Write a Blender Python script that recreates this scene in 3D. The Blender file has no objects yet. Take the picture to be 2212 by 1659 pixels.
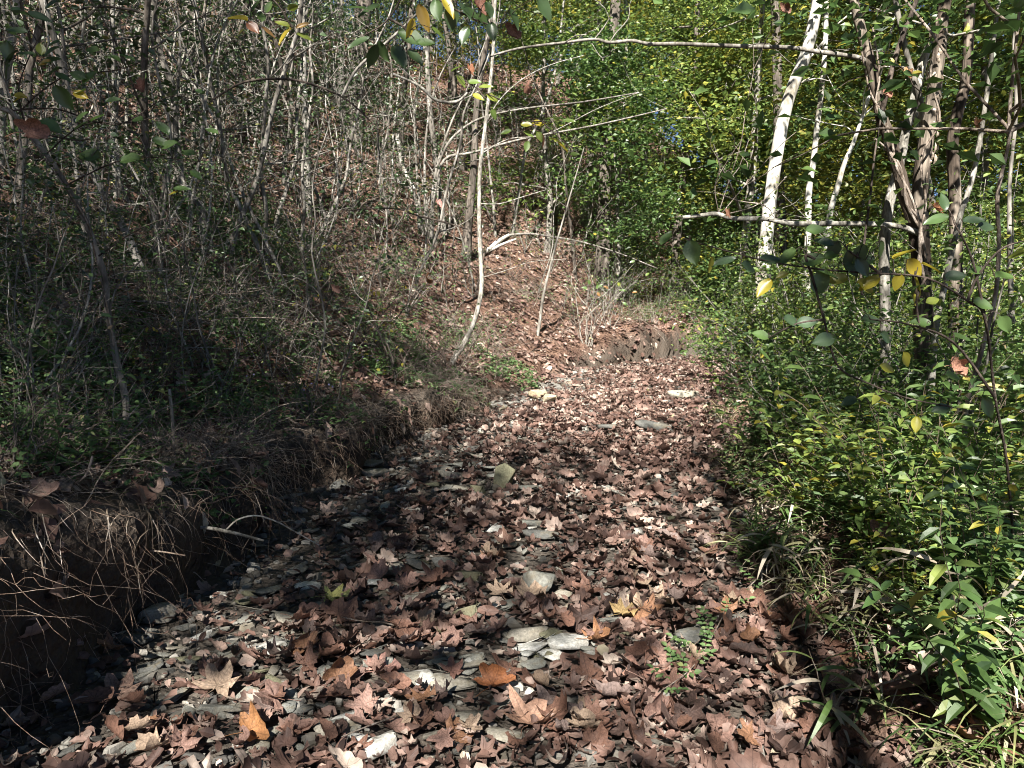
import bpy, math, random
import numpy as np
from mathutils import Vector, Euler, Matrix
R = math.radians
rs = np.random.RandomState(7)
random.seed(7)
scene = bpy.context.scene
COL = scene.collection

# ------------------------------------------------------------------ camera, world, sun, exposure
PITCH, CAMZ, F = R(6.0), 1.6, 1580.0          # F in pixels of a 2212 x 1659 picture
cam = bpy.data.cameras.new('camera'); camo = bpy.data.objects.new('camera', cam); COL.objects.link(camo)
camo.location = (0, 0, CAMZ); camo.rotation_euler = (R(90) - PITCH, 0, 0)
cam.angle = 2 * math.atan(1106 / F); cam.clip_end = 1000; cam.clip_start = 0.05
scene.camera = camo
SUN_EL, SHADOW_AZ = R(43), R(12)               # shadows run away from the camera, a little to the right
to_sun = Vector((-math.sin(SHADOW_AZ) * math.cos(SUN_EL), -math.cos(SHADOW_AZ) * math.cos(SUN_EL), math.sin(SUN_EL)))
w = bpy.data.worlds.new('World'); scene.world = w; w.use_nodes = True
nt = w.node_tree; bg = nt.nodes['Background']
sky = nt.nodes.new('ShaderNodeTexSky'); sky.sky_type = 'NISHITA'; sky.sun_disc = False
sky.air_density = .3; sky.dust_density = .05; sky.sun_elevation = SUN_EL; sky.sun_rotation = math.atan2(to_sun.x, to_sun.y)
nt.links.new(sky.outputs[0], bg.inputs[0]); bg.inputs[1].default_value = 0.05
sun = bpy.data.lights.new('sun', 'SUN'); sun.energy = 5.0; sun.angle = R(0.5); sun.color = (1, 0.95, 0.88)
suno = bpy.data.objects.new('sun', sun); COL.objects.link(suno); suno.rotation_euler = to_sun.to_track_quat('Z', 'Y').to_euler()
scene.view_settings.view_transform = 'Standard'; scene.view_settings.look = 'None'
scene.view_settings.exposure = 1.95; scene.view_settings.gamma = 1.0
cy = scene.cycles
cy.max_bounces = 5; cy.diffuse_bounces = 2; cy.glossy_bounces = 2; cy.transmission_bounces = 3; cy.transparent_max_bounces = 4
cy.filter_width = 1.0; cy.caustics_reflective = False; cy.caustics_refractive = False

# ------------------------------------------------------------------ terrain maths
def dense(pts, n=14):
    P = np.array(pts, float); out = []
    for i in range(len(P) - 1):
        p0, p1, p2, p3 = P[max(i - 1, 0)], P[i], P[i + 1], P[min(i + 2, len(P) - 1)]
        for t in np.linspace(0, 1, n, endpoint=False):
            out.append(.5 * (2 * p1 + (p2 - p0) * t + (2 * p0 - 5 * p1 + 4 * p2 - p3) * t * t + (3 * p1 - p0 - 3 * p2 + p3) * t ** 3))
    out.append(P[-1]); return np.array(out)
LB = dense([(-3.2, -40), (-2.7, -8), (-2.35, 0), (-2.1, 2.7), (-1.9, 4.35), (-1.8, 6.0), (-1.45, 7.2), (-.75, 10.4), (-.1, 12.2), (.6, 15), (2.3, 19.5), (5.4, 23.6), (9, 25.5), (14, 26.5), (22, 27), (70, 27)], 8)
RB = dense([(.9, -40), (1.0, -6), (1.1, 1), (1.22, 3), (1.34, 3.84), (1.6, 5.07), (2.25, 7.6), (3.6, 11.6), (6.3, 19.4), (9, 21.6), (14, 23), (22, 23.6), (70, 23.6)], 8)
def sdist(x, y, L, sgn):
    x = np.atleast_1d(np.asarray(x, float)); y = np.atleast_1d(np.asarray(y, float))
    best = np.full(x.shape, 1e9); s = np.zeros(x.shape)
    for a, b in zip(L[:-1], L[1:]):
        d = b - a; l2 = d @ d
        t = np.clip(((x - a[0]) * d[0] + (y - a[1]) * d[1]) / l2, 0, 1)
        ex = x - a[0] - t * d[0]; ey = y - a[1] - t * d[1]
        q = ex * ex + ey * ey; m = q < best
        best = np.where(m, q, best); s = np.where(m, np.sign(d[0] * ey - d[1] * ex), s)
    return np.sqrt(best) * s * sgn
def sstep(t): t = np.clip(t, 0, 1); return t * t * (3 - 2 * t)
LAT = rs.rand(256, 256)
def vnoise(x, y):
    xi = np.floor(x).astype(int); yi = np.floor(y).astype(int); fx = sstep(x - xi); fy = sstep(y - yi)
    g = lambda i, j: LAT[i % 256, j % 256]
    return (g(xi, yi) * (1 - fx) + g(xi + 1, yi) * fx) * (1 - fy) + (g(xi, yi + 1) * (1 - fx) + g(xi + 1, yi + 1) * fx) * fy - .5
def bank_h(y): return np.interp(y, [-10, 2.5, 4.5, 8, 11, 14, 17, 21, 24, 60], [.8, .72, .56, .5, .4, .2, .25, .7, 1.0, 1.0])
def terrain(x, y):
    x = np.atleast_1d(np.asarray(x, float)); y = np.atleast_1d(np.asarray(y, float))
    dl = sdist(x, y, LB, 1); dr = sdist(x, y, RB, -1)
    nb = vnoise(x * 1.1 + 5, y * 1.1) * .55 + vnoise(x * 2.7, y * 2.7 + 5) * .42 + vnoise(x * 7, y * 7) * .12; dl = dl + nb * np.exp(-(dl / .9) ** 2); dr = dr + nb * np.exp(-(dr / .9) ** 2)
    hb = bank_h(y) * (1 + .5 * vnoise(x * .8 + 60, y * .8))
    ww = np.interp(y, [0, 10, 13, 16, 20, 23], [.2, .25, .6, .8, .5, .3])
    ups = np.maximum(dl - .2, 0)
    k = np.interp(x - .12 * y, [-2, 2, 8, 20], [.68, .62, .36, .28])
    rise = .25 * np.minimum(ups, 1.2) + k * np.clip(ups - 1.0, 0, 22) + .12 * np.maximum(ups - 23, 0)
    zl = hb * sstep(dl / ww) + rise
    zr = .28 * sstep(dr / .6) + .035 * np.maximum(dr - .3, 0)
    z = np.where(dl > 0, zl, 0) + np.where(dr > 0, zr, 0)
    far = np.clip(np.maximum(dl, dr) * 1.5, 0, 1)
    z = z + vnoise(x * .55 + 3, y * .55) * .28 * far + vnoise(x * 1.7, y * 1.7 + 9) * (.05 + .10 * far) + vnoise(x * 5, y * 5) * .035
    return z, dl, dr
def lipshift(x, y, dl):                          # the turf lip hangs out over the cut bank
    l = np.exp(-((dl - .17) / .1) ** 2) * np.interp(y, [-5, 1, 10, 13, 19, 22, 25], [.28, .28, .24, 0, 0, .3, .3]) * (1 + 1.6 * vnoise(x * 2.3 + 9, y * 2.3))
    return l * .97, -l * .24
def H(x, y): return float(terrain(x, y)[0][0])
def Hn(x, y): return terrain(x, y)[0]
cp, sp = math.cos(PITCH), math.sin(PITCH)
def ray(px, py):
    a, b = (px - 1106) / F, (829.5 - py) / F
    return np.array([a, cp + b * sp, -sp + b * cp])
def at(px, py, D):                               # the point seen at a pixel, D metres ahead
    r = ray(px, py); return Vector(r * (D / r[1])) + Vector((0, 0, CAMZ))
_T = np.concatenate([np.linspace(.6, 12, 900), np.linspace(12, 60, 1200)])
def hit(px, py):
    r = ray(px, py); P = np.outer(_T, r) + np.array([0, 0, CAMZ])
    below = np.nonzero(P[:, 2] < Hn(P[:, 0], P[:, 1]))[0]
    i = below[0] if len(below) else len(_T) - 1
    p = P[i]; return Vector((p[0], p[1], H(p[0], p[1])))
def project(P):
    P = np.atleast_2d(np.asarray(P, float)); y = P[:, 1]; z = P[:, 2] - CAMZ
    d = np.maximum(y * cp - z * sp, 1e-3)
    return np.stack([1106 + F * P[:, 0] / d, 829.5 - F * (y * sp + z * cp) / d, y * cp - z * sp], 1)

# ------------------------------------------------------------------ materials
def newmat(name):
    m = bpy.data.materials.new(name); m.use_nodes = True; t = m.node_tree; t.nodes.clear()
    o = t.nodes.new('ShaderNodeOutputMaterial'); return m, t, o
def nd(t, typ, **kw):
    n = t.nodes.new(typ)
    for k, v in kw.items():
        if k.startswith('i_'):
            key = k[2:]; n.inputs[int(key) if key.isdigit() else key].default_value = v
        else: setattr(n, k, v)
    return n
def ramp(t, stops):
    r = nd(t, 'ShaderNodeValToRGB'); e = r.color_ramp.elements
    while len(e) < len(stops): e.new(.5)
    for el, (p, c) in zip(e, stops): el.position = p; el.color = (*c, 1)
    return r
def leaf_mat(name, stops, transl=.35, gloss=.06, rough=.45):
    m, t, o = newmat(name)
    a = nd(t, 'ShaderNodeAttribute', attribute_name='tone'); r = ramp(t, stops); t.links.new(a.outputs['Fac'], r.inputs[0])
    n = nd(t, 'ShaderNodeTexNoise', i_Scale=14.0); tc = nd(t, 'ShaderNodeTexCoord'); t.links.new(tc.outputs['Object'], n.inputs['Vector'])
    mp = nd(t, 'ShaderNodeMapRange', i_1=.3, i_2=.7, i_3=.75, i_4=1.2); t.links.new(n.outputs['Fac'], mp.inputs[0])
    mx = nd(t, 'ShaderNodeMix', data_type='RGBA', blend_type='MULTIPLY'); mx.inputs[0].default_value = 1
    t.links.new(r.outputs[0], mx.inputs[6]); t.links.new(mp.outputs[0], mx.inputs[7])
    d = nd(t, 'ShaderNodeBsdfDiffuse'); tr = nd(t, 'ShaderNodeBsdfTranslucent'); g = nd(t, 'ShaderNodeBsdfGlossy', i_Roughness=rough)
    t.links.new(mx.outputs[2], d.inputs[0]); t.links.new(mx.outputs[2], tr.inputs[0])
    s1 = nd(t, 'ShaderNodeMixShader', i_0=transl); t.links.new(d.outputs[0], s1.inputs[1]); t.links.new(tr.outputs[0], s1.inputs[2])
    s2 = nd(t, 'ShaderNodeMixShader', i_0=gloss); t.links.new(s1.outputs[0], s2.inputs[1]); t.links.new(g.outputs[0], s2.inputs[2])
    t.links.new(s2.outputs[0], o.inputs[0]); return m
def bark_mat(name, c1, c2, c3, scale=9.0, stretch=.25, bump=.5, lo=.55):
    m, t, o = newmat(name); b = nd(t, 'ShaderNodeBsdfPrincipled', i_Roughness=.9); b.inputs['Specular IOR Level'].default_value = .15
    tc = nd(t, 'ShaderNodeTexCoord'); mp = nd(t, 'ShaderNodeMapping'); mp.inputs['Scale'].default_value = (1, 1, stretch)
    oi = nd(t, 'ShaderNodeObjectInfo'); t.links.new(tc.outputs['Object'], mp.inputs[0])
    n1 = nd(t, 'ShaderNodeTexNoise', i_Scale=scale, i_Detail=6.0, i_Roughness=.65); n2 = nd(t, 'ShaderNodeTexNoise', i_Scale=scale * 5, i_Detail=4.0)
    t.links.new(mp.outputs[0], n1.inputs['Vector']); t.links.new(mp.outputs[0], n2.inputs['Vector'])
    r = ramp(t, [(.36, c1), (.5, c2), (.62, c3)]); t.links.new(n1.outputs['Fac'], r.inputs[0])
    v = nd(t, 'ShaderNodeMapRange', i_1=.3, i_2=.7, i_3=lo, i_4=1.25); t.links.new(n2.outputs['Fac'], v.inputs[0])
    mx = nd(t, 'ShaderNodeMix', data_type='RGBA', blend_type='MULTIPLY'); mx.inputs[0].default_value = 1
    t.links.new(r.outputs[0], mx.inputs[6]); t.links.new(v.outputs[0], mx.inputs[7]); t.links.new(mx.outputs[2], b.inputs['Base Color'])
    bp = nd(t, 'ShaderNodeBump', i_Strength=bump, i_Distance=.02); t.links.new(n2.outputs['Fac'], bp.inputs['Height']); t.links.new(bp.outputs[0], b.inputs['Normal'])
    t.links.new(b.outputs[0], o.inputs[0]); return m
def litter_mat(name, use_object_colour):
    m, t, o = newmat(name)
    if use_object_colour: src = nd(t, 'ShaderNodeObjectInfo').outputs['Color']
    else:
        a = nd(t, 'ShaderNodeAttribute', attribute_name='tone')
        r = ramp(t, [(0, (.035, .024, .021)), (.22, (.085, .05, .04)), (.45, (.15, .088, .068)), (.65, (.225, .15, .122)), (.82, (.34, .26, .215)), (.93, (.48, .4, .33)), (1, (.3, .28, .11))])
        t.links.new(a.outputs['Fac'], r.inputs[0]); src = r.outputs[0]
    lc = nd(t, 'ShaderNodeAttribute', attribute_name='lc'); sx = nd(t, 'ShaderNodeSeparateXYZ'); t.links.new(lc.outputs['Vector'], sx.inputs[0])
    def M(op, a, b=None):
        q = nd(t, 'ShaderNodeMath', operation=op)
        for k, v in enumerate((a, b)):
            if v is None: continue
            if isinstance(v, (int, float)): q.inputs[k].default_value = v
            else: t.links.new(v, q.inputs[k])
        return q.outputs[0]
    ang = M('ARCTAN2', sx.outputs[1], sx.outputs[0]); rad = M('POWER', M('ADD', M('MULTIPLY', sx.outputs[0], sx.outputs[0]), M('MULTIPLY', sx.outputs[1], sx.outputs[1])), .5)
    saw = M('ABSOLUTE', M('SUBTRACT', M('FRACT', M('ADD', M('DIVIDE', ang, .93), .5)), .5))
    vein = M('LESS_THAN', M('MULTIPLY', saw, rad), .018)
    side = M('LESS_THAN', M('ABSOLUTE', M('SUBTRACT', M('FRACT', M('SUBTRACT', M('MULTIPLY', rad, 5.5), M('MULTIPLY', saw, 3.0))), .5)), .07)
    tc = nd(t, 'ShaderNodeTexCoord'); n = nd(t, 'ShaderNodeTexNoise', i_Scale=22.0, i_Detail=5.0); t.links.new(tc.outputs['Object'], n.inputs['Vector'])
    mp = nd(t, 'ShaderNodeMapRange', i_1=.3, i_2=.7, i_3=.62, i_4=1.3); t.links.new(n.outputs['Fac'], mp.inputs[0])
    fac = M('MULTIPLY', mp.outputs[0], M('SUBTRACT', 1.0, M('ADD', M('MULTIPLY', vein, .3), M('MULTIPLY', side, .14))))
    mx = nd(t, 'ShaderNodeMix', data_type='RGBA', blend_type='MULTIPLY'); mx.inputs[0].default_value = 1
    t.links.new(src, mx.inputs[6]); t.links.new(fac, mx.inputs[7])
    d = nd(t, 'ShaderNodeBsdfPrincipled', i_Roughness=.62); d.inputs['Specular IOR Level'].default_value = .3
    tr = nd(t, 'ShaderNodeBsdfTranslucent'); t.links.new(mx.outputs[2], d.inputs['Base Color']); t.links.new(mx.outputs[2], tr.inputs[0])
    bp = nd(t, 'ShaderNodeBump', i_Strength=.5, i_Distance=.006); t.links.new(M('ADD', n.outputs['Fac'], M('MULTIPLY', vein, .8)), bp.inputs['Height']); t.links.new(bp.outputs[0], d.inputs['Normal'])
    s = nd(t, 'ShaderNodeMixShader', i_0=.12); t.links.new(d.outputs[0], s.inputs[1]); t.links.new(tr.outputs[0], s.inputs[2]); t.links.new(s.outputs[0], o.inputs[0])
    return m
def stone_mat(name, use_object_colour):
    m, t, o = newmat(name); b = nd(t, 'ShaderNodeBsdfPrincipled', i_Roughness=.85); b.inputs['Specular IOR Level'].default_value = .25
    tc = nd(t, 'ShaderNodeTexCoord')
    if use_object_colour: src = nd(t, 'ShaderNodeObjectInfo').outputs['Color']
    else:
        a = nd(t, 'ShaderNodeAttribute', attribute_name='tone'); r = ramp(t, [(0, (.06, .057, .052)), (.4, (.13, .126, .115)), (.75, (.21, .2, .175)), (1, (.36, .34, .3))]); t.links.new(a.outputs['Fac'], r.inputs[0]); src = r.outputs[0]
    n = nd(t, 'ShaderNodeTexNoise', i_Scale=16.0, i_Detail=8.0, i_Roughness=.7); t.links.new(tc.outputs['Object'], n.inputs['Vector'])
    n2 = nd(t, 'ShaderNodeTexNoise', i_Scale=5.0, i_Detail=3.0); t.links.new(tc.outputs['Object'], n2.inputs['Vector'])
    st = nd(t, 'ShaderNodeMapRange', i_1=.35, i_2=.65, i_3=.6, i_4=1.3); t.links.new(n.outputs['Fac'], st.inputs[0])
    mx = nd(t, 'ShaderNodeMix', data_type='RGBA', blend_type='MULTIPLY'); mx.inputs[0].default_value = 1; t.links.new(src, mx.inputs[6]); t.links.new(st.outputs[0], mx.inputs[7])
    f = nd(t, 'ShaderNodeMapRange', i_1=.5, i_2=.72, i_3=0.0, i_4=.55); t.links.new(n2.outputs['Fac'], f.inputs[0])
    mo = nd(t, 'ShaderNodeMix', data_type='RGBA'); t.links.new(f.outputs[0], mo.inputs[0]); t.links.new(mx.outputs[2], mo.inputs[6]); mo.inputs[7].default_value = (.16, .13, .08, 1)
    t.links.new(mo.outputs[2], b.inputs['Base Color'])
    bp = nd(t, 'ShaderNodeBump', i_Strength=.6, i_Distance=.012); t.links.new(n.outputs['Fac'], bp.inputs['Height']); t.links.new(bp.outputs[0], b.inputs['Normal'])
    t.links.new(b.outputs[0], o.inputs[0]); return m
def ground_mat():
    m, t, o = newmat('forest_soil'); b = nd(t, 'ShaderNodeBsdfPrincipled', i_Roughness=.95); b.inputs['Specular IOR Level'].default_value = .1
    tc = nd(t, 'ShaderNodeTexCoord'); z = nd(t, 'ShaderNodeAttribute', attribute_name='zone')
    n1 = nd(t, 'ShaderNodeTexNoise', i_Scale=3.0, i_Detail=6.0); vo = nd(t, 'ShaderNodeTexVoronoi', i_Scale=22.0); n3 = nd(t, 'ShaderNodeTexNoise', i_Scale=40.0, i_Detail=4.0)
    for q in (n1, vo, n3): t.links.new(tc.outputs['Object'], q.inputs['Vector'])
    bed = ramp(t, [(.2, (.045, .04, .034)), (.6, (.10, .085, .07)), (.9, (.15, .13, .11))]); t.links.new(n3.outputs['Fac'], bed.inputs[0])
    flo = ramp(t, [(.1, (.05, .03, .022)), (.5, (.13, .078, .056)), (.9, (.23, .15, .11))]); t.links.new(vo.outputs['Color'], flo.inputs[0])
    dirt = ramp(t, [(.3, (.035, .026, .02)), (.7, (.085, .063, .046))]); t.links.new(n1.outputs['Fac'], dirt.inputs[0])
    m1 = nd(t, 'ShaderNodeMix', data_type='RGBA'); m2 = nd(t, 'ShaderNodeMix', data_type='RGBA'); sx = nd(t, 'ShaderNodeSeparateXYZ'); t.links.new(z.outputs['Vector'], sx.inputs[0])
    t.links.new(sx.outputs[0], m1.inputs[0]); t.links.new(bed.outputs[0], m1.inputs[6]); t.links.new(flo.outputs[0], m1.inputs[7])
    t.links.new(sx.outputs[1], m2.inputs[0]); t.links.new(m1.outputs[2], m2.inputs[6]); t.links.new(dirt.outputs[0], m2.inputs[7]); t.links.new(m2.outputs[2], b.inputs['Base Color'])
    bp = nd(t, 'ShaderNodeBump', i_Strength=.9, i_Distance=.03); ad = nd(t, 'ShaderNodeMath', operation='ADD'); t.links.new(vo.outputs['Distance'], ad.inputs[0]); t.links.new(n3.outputs['Fac'], ad.inputs[1])
    t.links.new(ad.outputs[0], bp.inputs['Height']); t.links.new(bp.outputs[0], b.inputs['Normal']); t.links.new(b.outputs[0], o.inputs[0]); return m
G = [(0, (.03, .06, .02)), (.35, (.085, .16, .045)), (.7, (.15, .24, .065)), (.93, (.25, .31, .07)), (1, (.4, .34, .05))]
M = dict(
    soil=ground_mat(), litter=litter_mat('dry_leaf', False), oleaf=litter_mat('dry_fallen_leaf', True), stone=stone_mat('creek_stone', True), gravel=stone_mat('creek_gravel', False),
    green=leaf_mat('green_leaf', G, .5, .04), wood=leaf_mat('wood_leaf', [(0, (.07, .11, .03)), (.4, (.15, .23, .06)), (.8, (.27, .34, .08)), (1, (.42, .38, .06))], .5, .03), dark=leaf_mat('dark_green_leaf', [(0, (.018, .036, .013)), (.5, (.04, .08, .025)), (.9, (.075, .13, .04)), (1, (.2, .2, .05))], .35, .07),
    yel=leaf_mat('yellow_green_leaf', [(0, (.09, .13, .03)), (.4, (.22, .24, .045)), (.75, (.38, .34, .06)), (1, (.5, .4, .07))], .5, .03),
    weed=leaf_mat('weed_leaf', [(0, (.04, .08, .03)), (.4, (.1, .18, .06)), (.8, (.18, .27, .1)), (.95, (.28, .31, .11)), (1, (.32, .24, .14))], .35, .03, .6),
    hero=leaf_mat('broad_leaf', [(0, (.05, .085, .05)), (.3, (.07, .12, .045)), (.55, (.11, .19, .045)), (.75, (.22, .26, .04)), (.9, (.45, .34, .03)), (1, (.2, .09, .05))], .4, .05, .4),
    blade=leaf_mat('grass_blade', [(0, (.05, .09, .03)), (.35, (.12, .2, .05)), (.55, (.28, .29, .12)), (.75, (.42, .35, .25)), (1, (.5, .44, .36))], .3, .06),
    straw=leaf_mat('dry_straw', [(0, (.12, .09, .06)), (1, (.45, .37, .29))], .15),
    petal=leaf_mat('aster_petal', [(0, (.35, .33, .6)), (1, (.6, .58, .8))], .3),
    pale=bark_mat('pale_bark', (.1, .09, .075), (.25, .235, .2), (.44, .42, .375), 12, .4),
    grey=bark_mat('grey_bark', (.09, .08, .068), (.19, .175, .15), (.32, .3, .265), 9, .2),
    brown=bark_mat('brown_bark', (.045, .038, .031), (.11, .093, .077), (.2, .175, .148), 8, .15, .8),
    shaggy=bark_mat('shaggy_bark', (.035, .026, .02), (.1, .078, .06), (.27, .23, .185), 6, .12, 1.0, .4),
    white=bark_mat('white_sycamore_bark', (.2, .18, .14), (.44, .42, .37), (.62, .6, .54), 4, .5, .3, .75),
    twig=bark_mat('dry_twig', (.11, .085, .065), (.22, .18, .145), (.36, .31, .265), 20, .4),
    root=bark_mat('root_bark', (.12, .075, .05), (.24, .17, .125), (.36, .29, .23), 20, .4),
    darkt=bark_mat('dark_twig', (.03, .024, .02), (.07, .055, .045), (.13, .105, .085), 20, .4))

# ------------------------------------------------------------------ mesh builders
def mesh_np(name, V, Fc, mat, smooth=False, attrs=None):
    me = bpy.data.meshes.new(name); V = np.asarray(V, np.float32); Fc = np.asarray(Fc, np.int32)
    n, k = Fc.shape
    me.vertices.add(len(V)); me.vertices.foreach_set('co', V.ravel())
    me.loops.add(n * k); me.loops.foreach_set('vertex_index', Fc.ravel())
    me.polygons.add(n); me.polygons.foreach_set('loop_start', np.arange(0, n * k, k, dtype=np.int32))
    try: me.polygons.foreach_set('loop_total', np.full(n, k, np.int32))
    except Exception: pass
    me.polygons.foreach_set('use_smooth', np.full(n, smooth))
    for an, (typ, dat) in (attrs or {}).items():
        a = me.attributes.new(an, typ, 'POINT'); a.data.foreach_set('value' if typ == 'FLOAT' else 'vector', np.asarray(dat, np.float32).ravel())
    if mat: me.materials.append(mat)
    me.update(calc_edges=True); return me
class Tubes:
    def __init__(s): s.V = []; s.F = []; s.n = 0
    def add(s, P, r, k=5, rough=0.0):
        P = np.array([tuple(p) for p in P], float); m = len(P)
        if np.isscalar(r): r = np.linspace(r, r * .5, m)
        r = np.asarray(r, float)
        if len(r) != m: r = np.interp(np.linspace(0, 1, m), np.linspace(0, 1, len(r)), r)
        T = np.gradient(P, axis=0); T /= np.maximum(np.linalg.norm(T, axis=1, keepdims=True), 1e-9)
        ref = np.array([1, .13, .07]) if abs(T[:, 0]).mean() < .7 else np.array([.1, .2, 1.])
        A = np.cross(T, ref); A /= np.maximum(np.linalg.norm(A, axis=1, keepdims=True), 1e-9); B = np.cross(T, A)
        th = np.arange(k) * 2 * math.pi / k
        rr = r[:, None] * (1 + (rough * (rs.rand(m, k) - .5) if rough else 0))
        V = P[:, None, :] + rr[..., None] * (A[:, None, :] * np.cos(th)[None, :, None] + B[:, None, :] * np.sin(th)[None, :, None])
        i = np.arange(m - 1)[:, None] * k + np.arange(k)[None, :]; j = np.arange(m - 1)[:, None] * k + (np.arange(k) + 1)[None, :] % k
        f = np.stack([i, j, j + k, i + k], -1).reshape(-1, 4) + s.n
        s.V.append(V.reshape(-1, 3)); s.F.append(f); s.n += m * k
        cap = np.array([[s.n - k, s.n - k + 1, s.n - k + 2, s.n - 1]]) if k >= 4 else None
        if cap is not None: s.F.append(cap)
        return s
    def mesh(s, name, mat): return mesh_np(name, np.concatenate(s.V), np.concatenate(s.F), mat, True)
def spline(pts, n=6):
    P = np.array([tuple(p) for p in pts], float)
    if len(P) < 3: return np.array([P[0] + (P[-1] - P[0]) * t for t in np.linspace(0, 1, n)])
    return dense(P, n)
def wob(P, a):
    P = np.array(P, float); n = len(P); q = (rs.rand(n, 3) - .5) * a; q[0] = 0; return P + q
TRI = lambda l: np.array(l, np.int32)
OVAL = (np.array([(0, 0, 0), (.28, .46, .1), (.28, 0, 0), (.28, -.46, .1), (.65, .4, .07), (.65, 0, -.03), (.65, -.4, .07), (1, 0, -.14)]),
        TRI([(0, 2, 1), (0, 3, 2), (2, 5, 4), (2, 4, 1), (2, 3, 6), (2, 6, 5), (5, 7, 4), (5, 6, 7)]))
RHOMB = (np.array([(0, 0, 0), (.45, .5, .1), (1, 0, -.05), (.45, -.5, .1)]), TRI([(0, 2, 1), (0, 3, 2)]))
def strip(n=6, droop=.6):
    V = []; Fc = []
    for i in range(n + 1):
        t = i / n; wd = .5 * min(1, 4 * t + .25) * (1 - t ** 2.5) + .002
        u = math.sin(t * droop * 1.3) / (droop * 1.3); z = -(1 - math.cos(t * droop * 1.3)) / (droop * 1.3)
        V += [(u, wd, z + .03), (u, -wd, z + .03)]
        if i: a = 2 * i; Fc += [(a - 2, a - 1, a + 1), (a - 2, a + 1, a)]
    return np.array(V), TRI(Fc)
def lobed(seed, kind=0, ragged=.06, full=.52):
    g = np.random.RandomState(seed); n = 30
    lob = [(0, 1.0), (.93, .86), (-.93, .86), (1.9, .55), (-1.9, .55)]
    out = []; torn = g.rand() * 6.28 - 3.14; oval = kind == 3; kind = min(kind, 2)
    for i in range(n):
        th = -math.pi + (i + .5) * 2 * math.pi / n
        rr = .30 if abs(th) < 2.6 else .12
        for a, l in lob:
            l = l * (1 + .12 * g.randn()); d = abs(th - a); rr = max(rr, l * max(0, 1 - (d / .62) ** 1.15) + .34 * (d < .6), full * (l ** .5) * (d < .65))
        if abs(th) > 2.5: rr = .2
        if oval: rr = .62 / math.sqrt(math.cos(th) ** 2 * .5 + math.sin(th) ** 2 * 1.6)
        dt = abs((th - torn + math.pi) % (2 * math.pi) - math.pi)
        if ragged > .05 and dt < .5: rr *= .62 + .3 * g.rand()
        out.append((th, min(rr, 1.0) * (1 + ragged * g.randn())))
    V = [(0, 0, 0)]
    for f in (.33, .67, 1.0):
        for th, r in out: V.append((r * f * math.cos(th) + .0, r * f * math.sin(th), 0))
    V = np.array(V) * .5; Fc = [(0, 1 + i, 1 + (i + 1) % n) for i in range(n)]
    for q in (0, 1):
        for i in range(n):
            a, b = 1 + q * n + i, 1 + q * n + (i + 1) % n; Fc += [(a, a + n, b + n), (a, b + n, b)]
    lc = V.copy() / .5
    th = np.arctan2(V[:, 1], V[:, 0]); r = np.hypot(V[:, 0], V[:, 1])
    z = .06 * r * np.cos(th * 2 * math.pi / .93) + .13 * g.randn(len(V)) * r
    c1, c2, c3 = g.randn(3) * (.25, .55, 1.0)[kind]
    z += c1 * V[:, 0] ** 2 + (c2 + (.35, .7, 1.2)[kind]) * V[:, 1] ** 2 + c3 * V[:, 0] * V[:, 1]
    if kind == 2:
        k = 3.0 + 2 * g.rand(); a = g.rand() * 3.1; ca, sa = math.cos(a), math.sin(a)
        u = V[:, 0] * ca + V[:, 1] * sa; v = -V[:, 0] * sa + V[:, 1] * ca
        u2 = np.sin(k * u) / k; z = z * .4 + (1 - np.cos(k * u)) / k; V = np.stack([u2 * ca - v * sa, u2 * sa + v * ca, z], 1)
    else: V[:, 2] = z
    return V, TRI(Fc), lc
def place(tmpl, pos, d, nrm, L, W):
    V, Fc = tmpl[0], tmpl[1]; N = len(pos)
    d = d / np.maximum(np.linalg.norm(d, axis=1, keepdims=True), 1e-9)
    s = np.cross(nrm, d); s /= np.maximum(np.linalg.norm(s, axis=1, keepdims=True), 1e-9); n = np.cross(d, s)
    out = pos[:, None, :] + V[None, :, 0, None] * (d * L[:, None])[:, None, :] + V[None, :, 1, None] * (s * W[:, None])[:, None, :] + V[None, :, 2, None] * (n * L[:, None])[:, None, :]
    f = Fc[None] + (np.arange(N) * len(V))[:, None, None]
    return out.reshape(-1, 3), f.reshape(-1, Fc.shape[1])
def rnddir(n, zs=1.0, g=rs):
    v = g.randn(n, 3); v[:, 2] *= zs; return v / np.maximum(np.linalg.norm(v, axis=1, keepdims=True), 1e-9)
def leafmesh(name, tmpl, pos, d, nrm, L, W, tone, mat, smooth=False, lc=None):
    V, Fc = place(tmpl, pos, d, nrm, L, W)
    at_ = {'tone': ('FLOAT', np.repeat(tone, len(tmpl[0])))}
    if lc is not None: at_['lc'] = ('FLOAT_VECTOR', np.tile(lc, (len(pos), 1)))
    return mesh_np(name, V, Fc, mat, smooth, at_)
def join(name, parts, mat, smooth=False):            # several (V, F, tone, lc) into one mesh
    V = np.concatenate([p[0] for p in parts]); off = np.cumsum([0] + [len(p[0]) for p in parts[:-1]])
    Fc = np.concatenate([p[1] + o for p, o in zip(parts, off)]); a = {'tone': ('FLOAT', np.concatenate([p[2] for p in parts]))}
    if len(parts[0]) > 3: a['lc'] = ('FLOAT_VECTOR', np.concatenate([p[3] for p in parts]))
    return mesh_np(name, V, Fc, mat, smooth, a)

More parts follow.
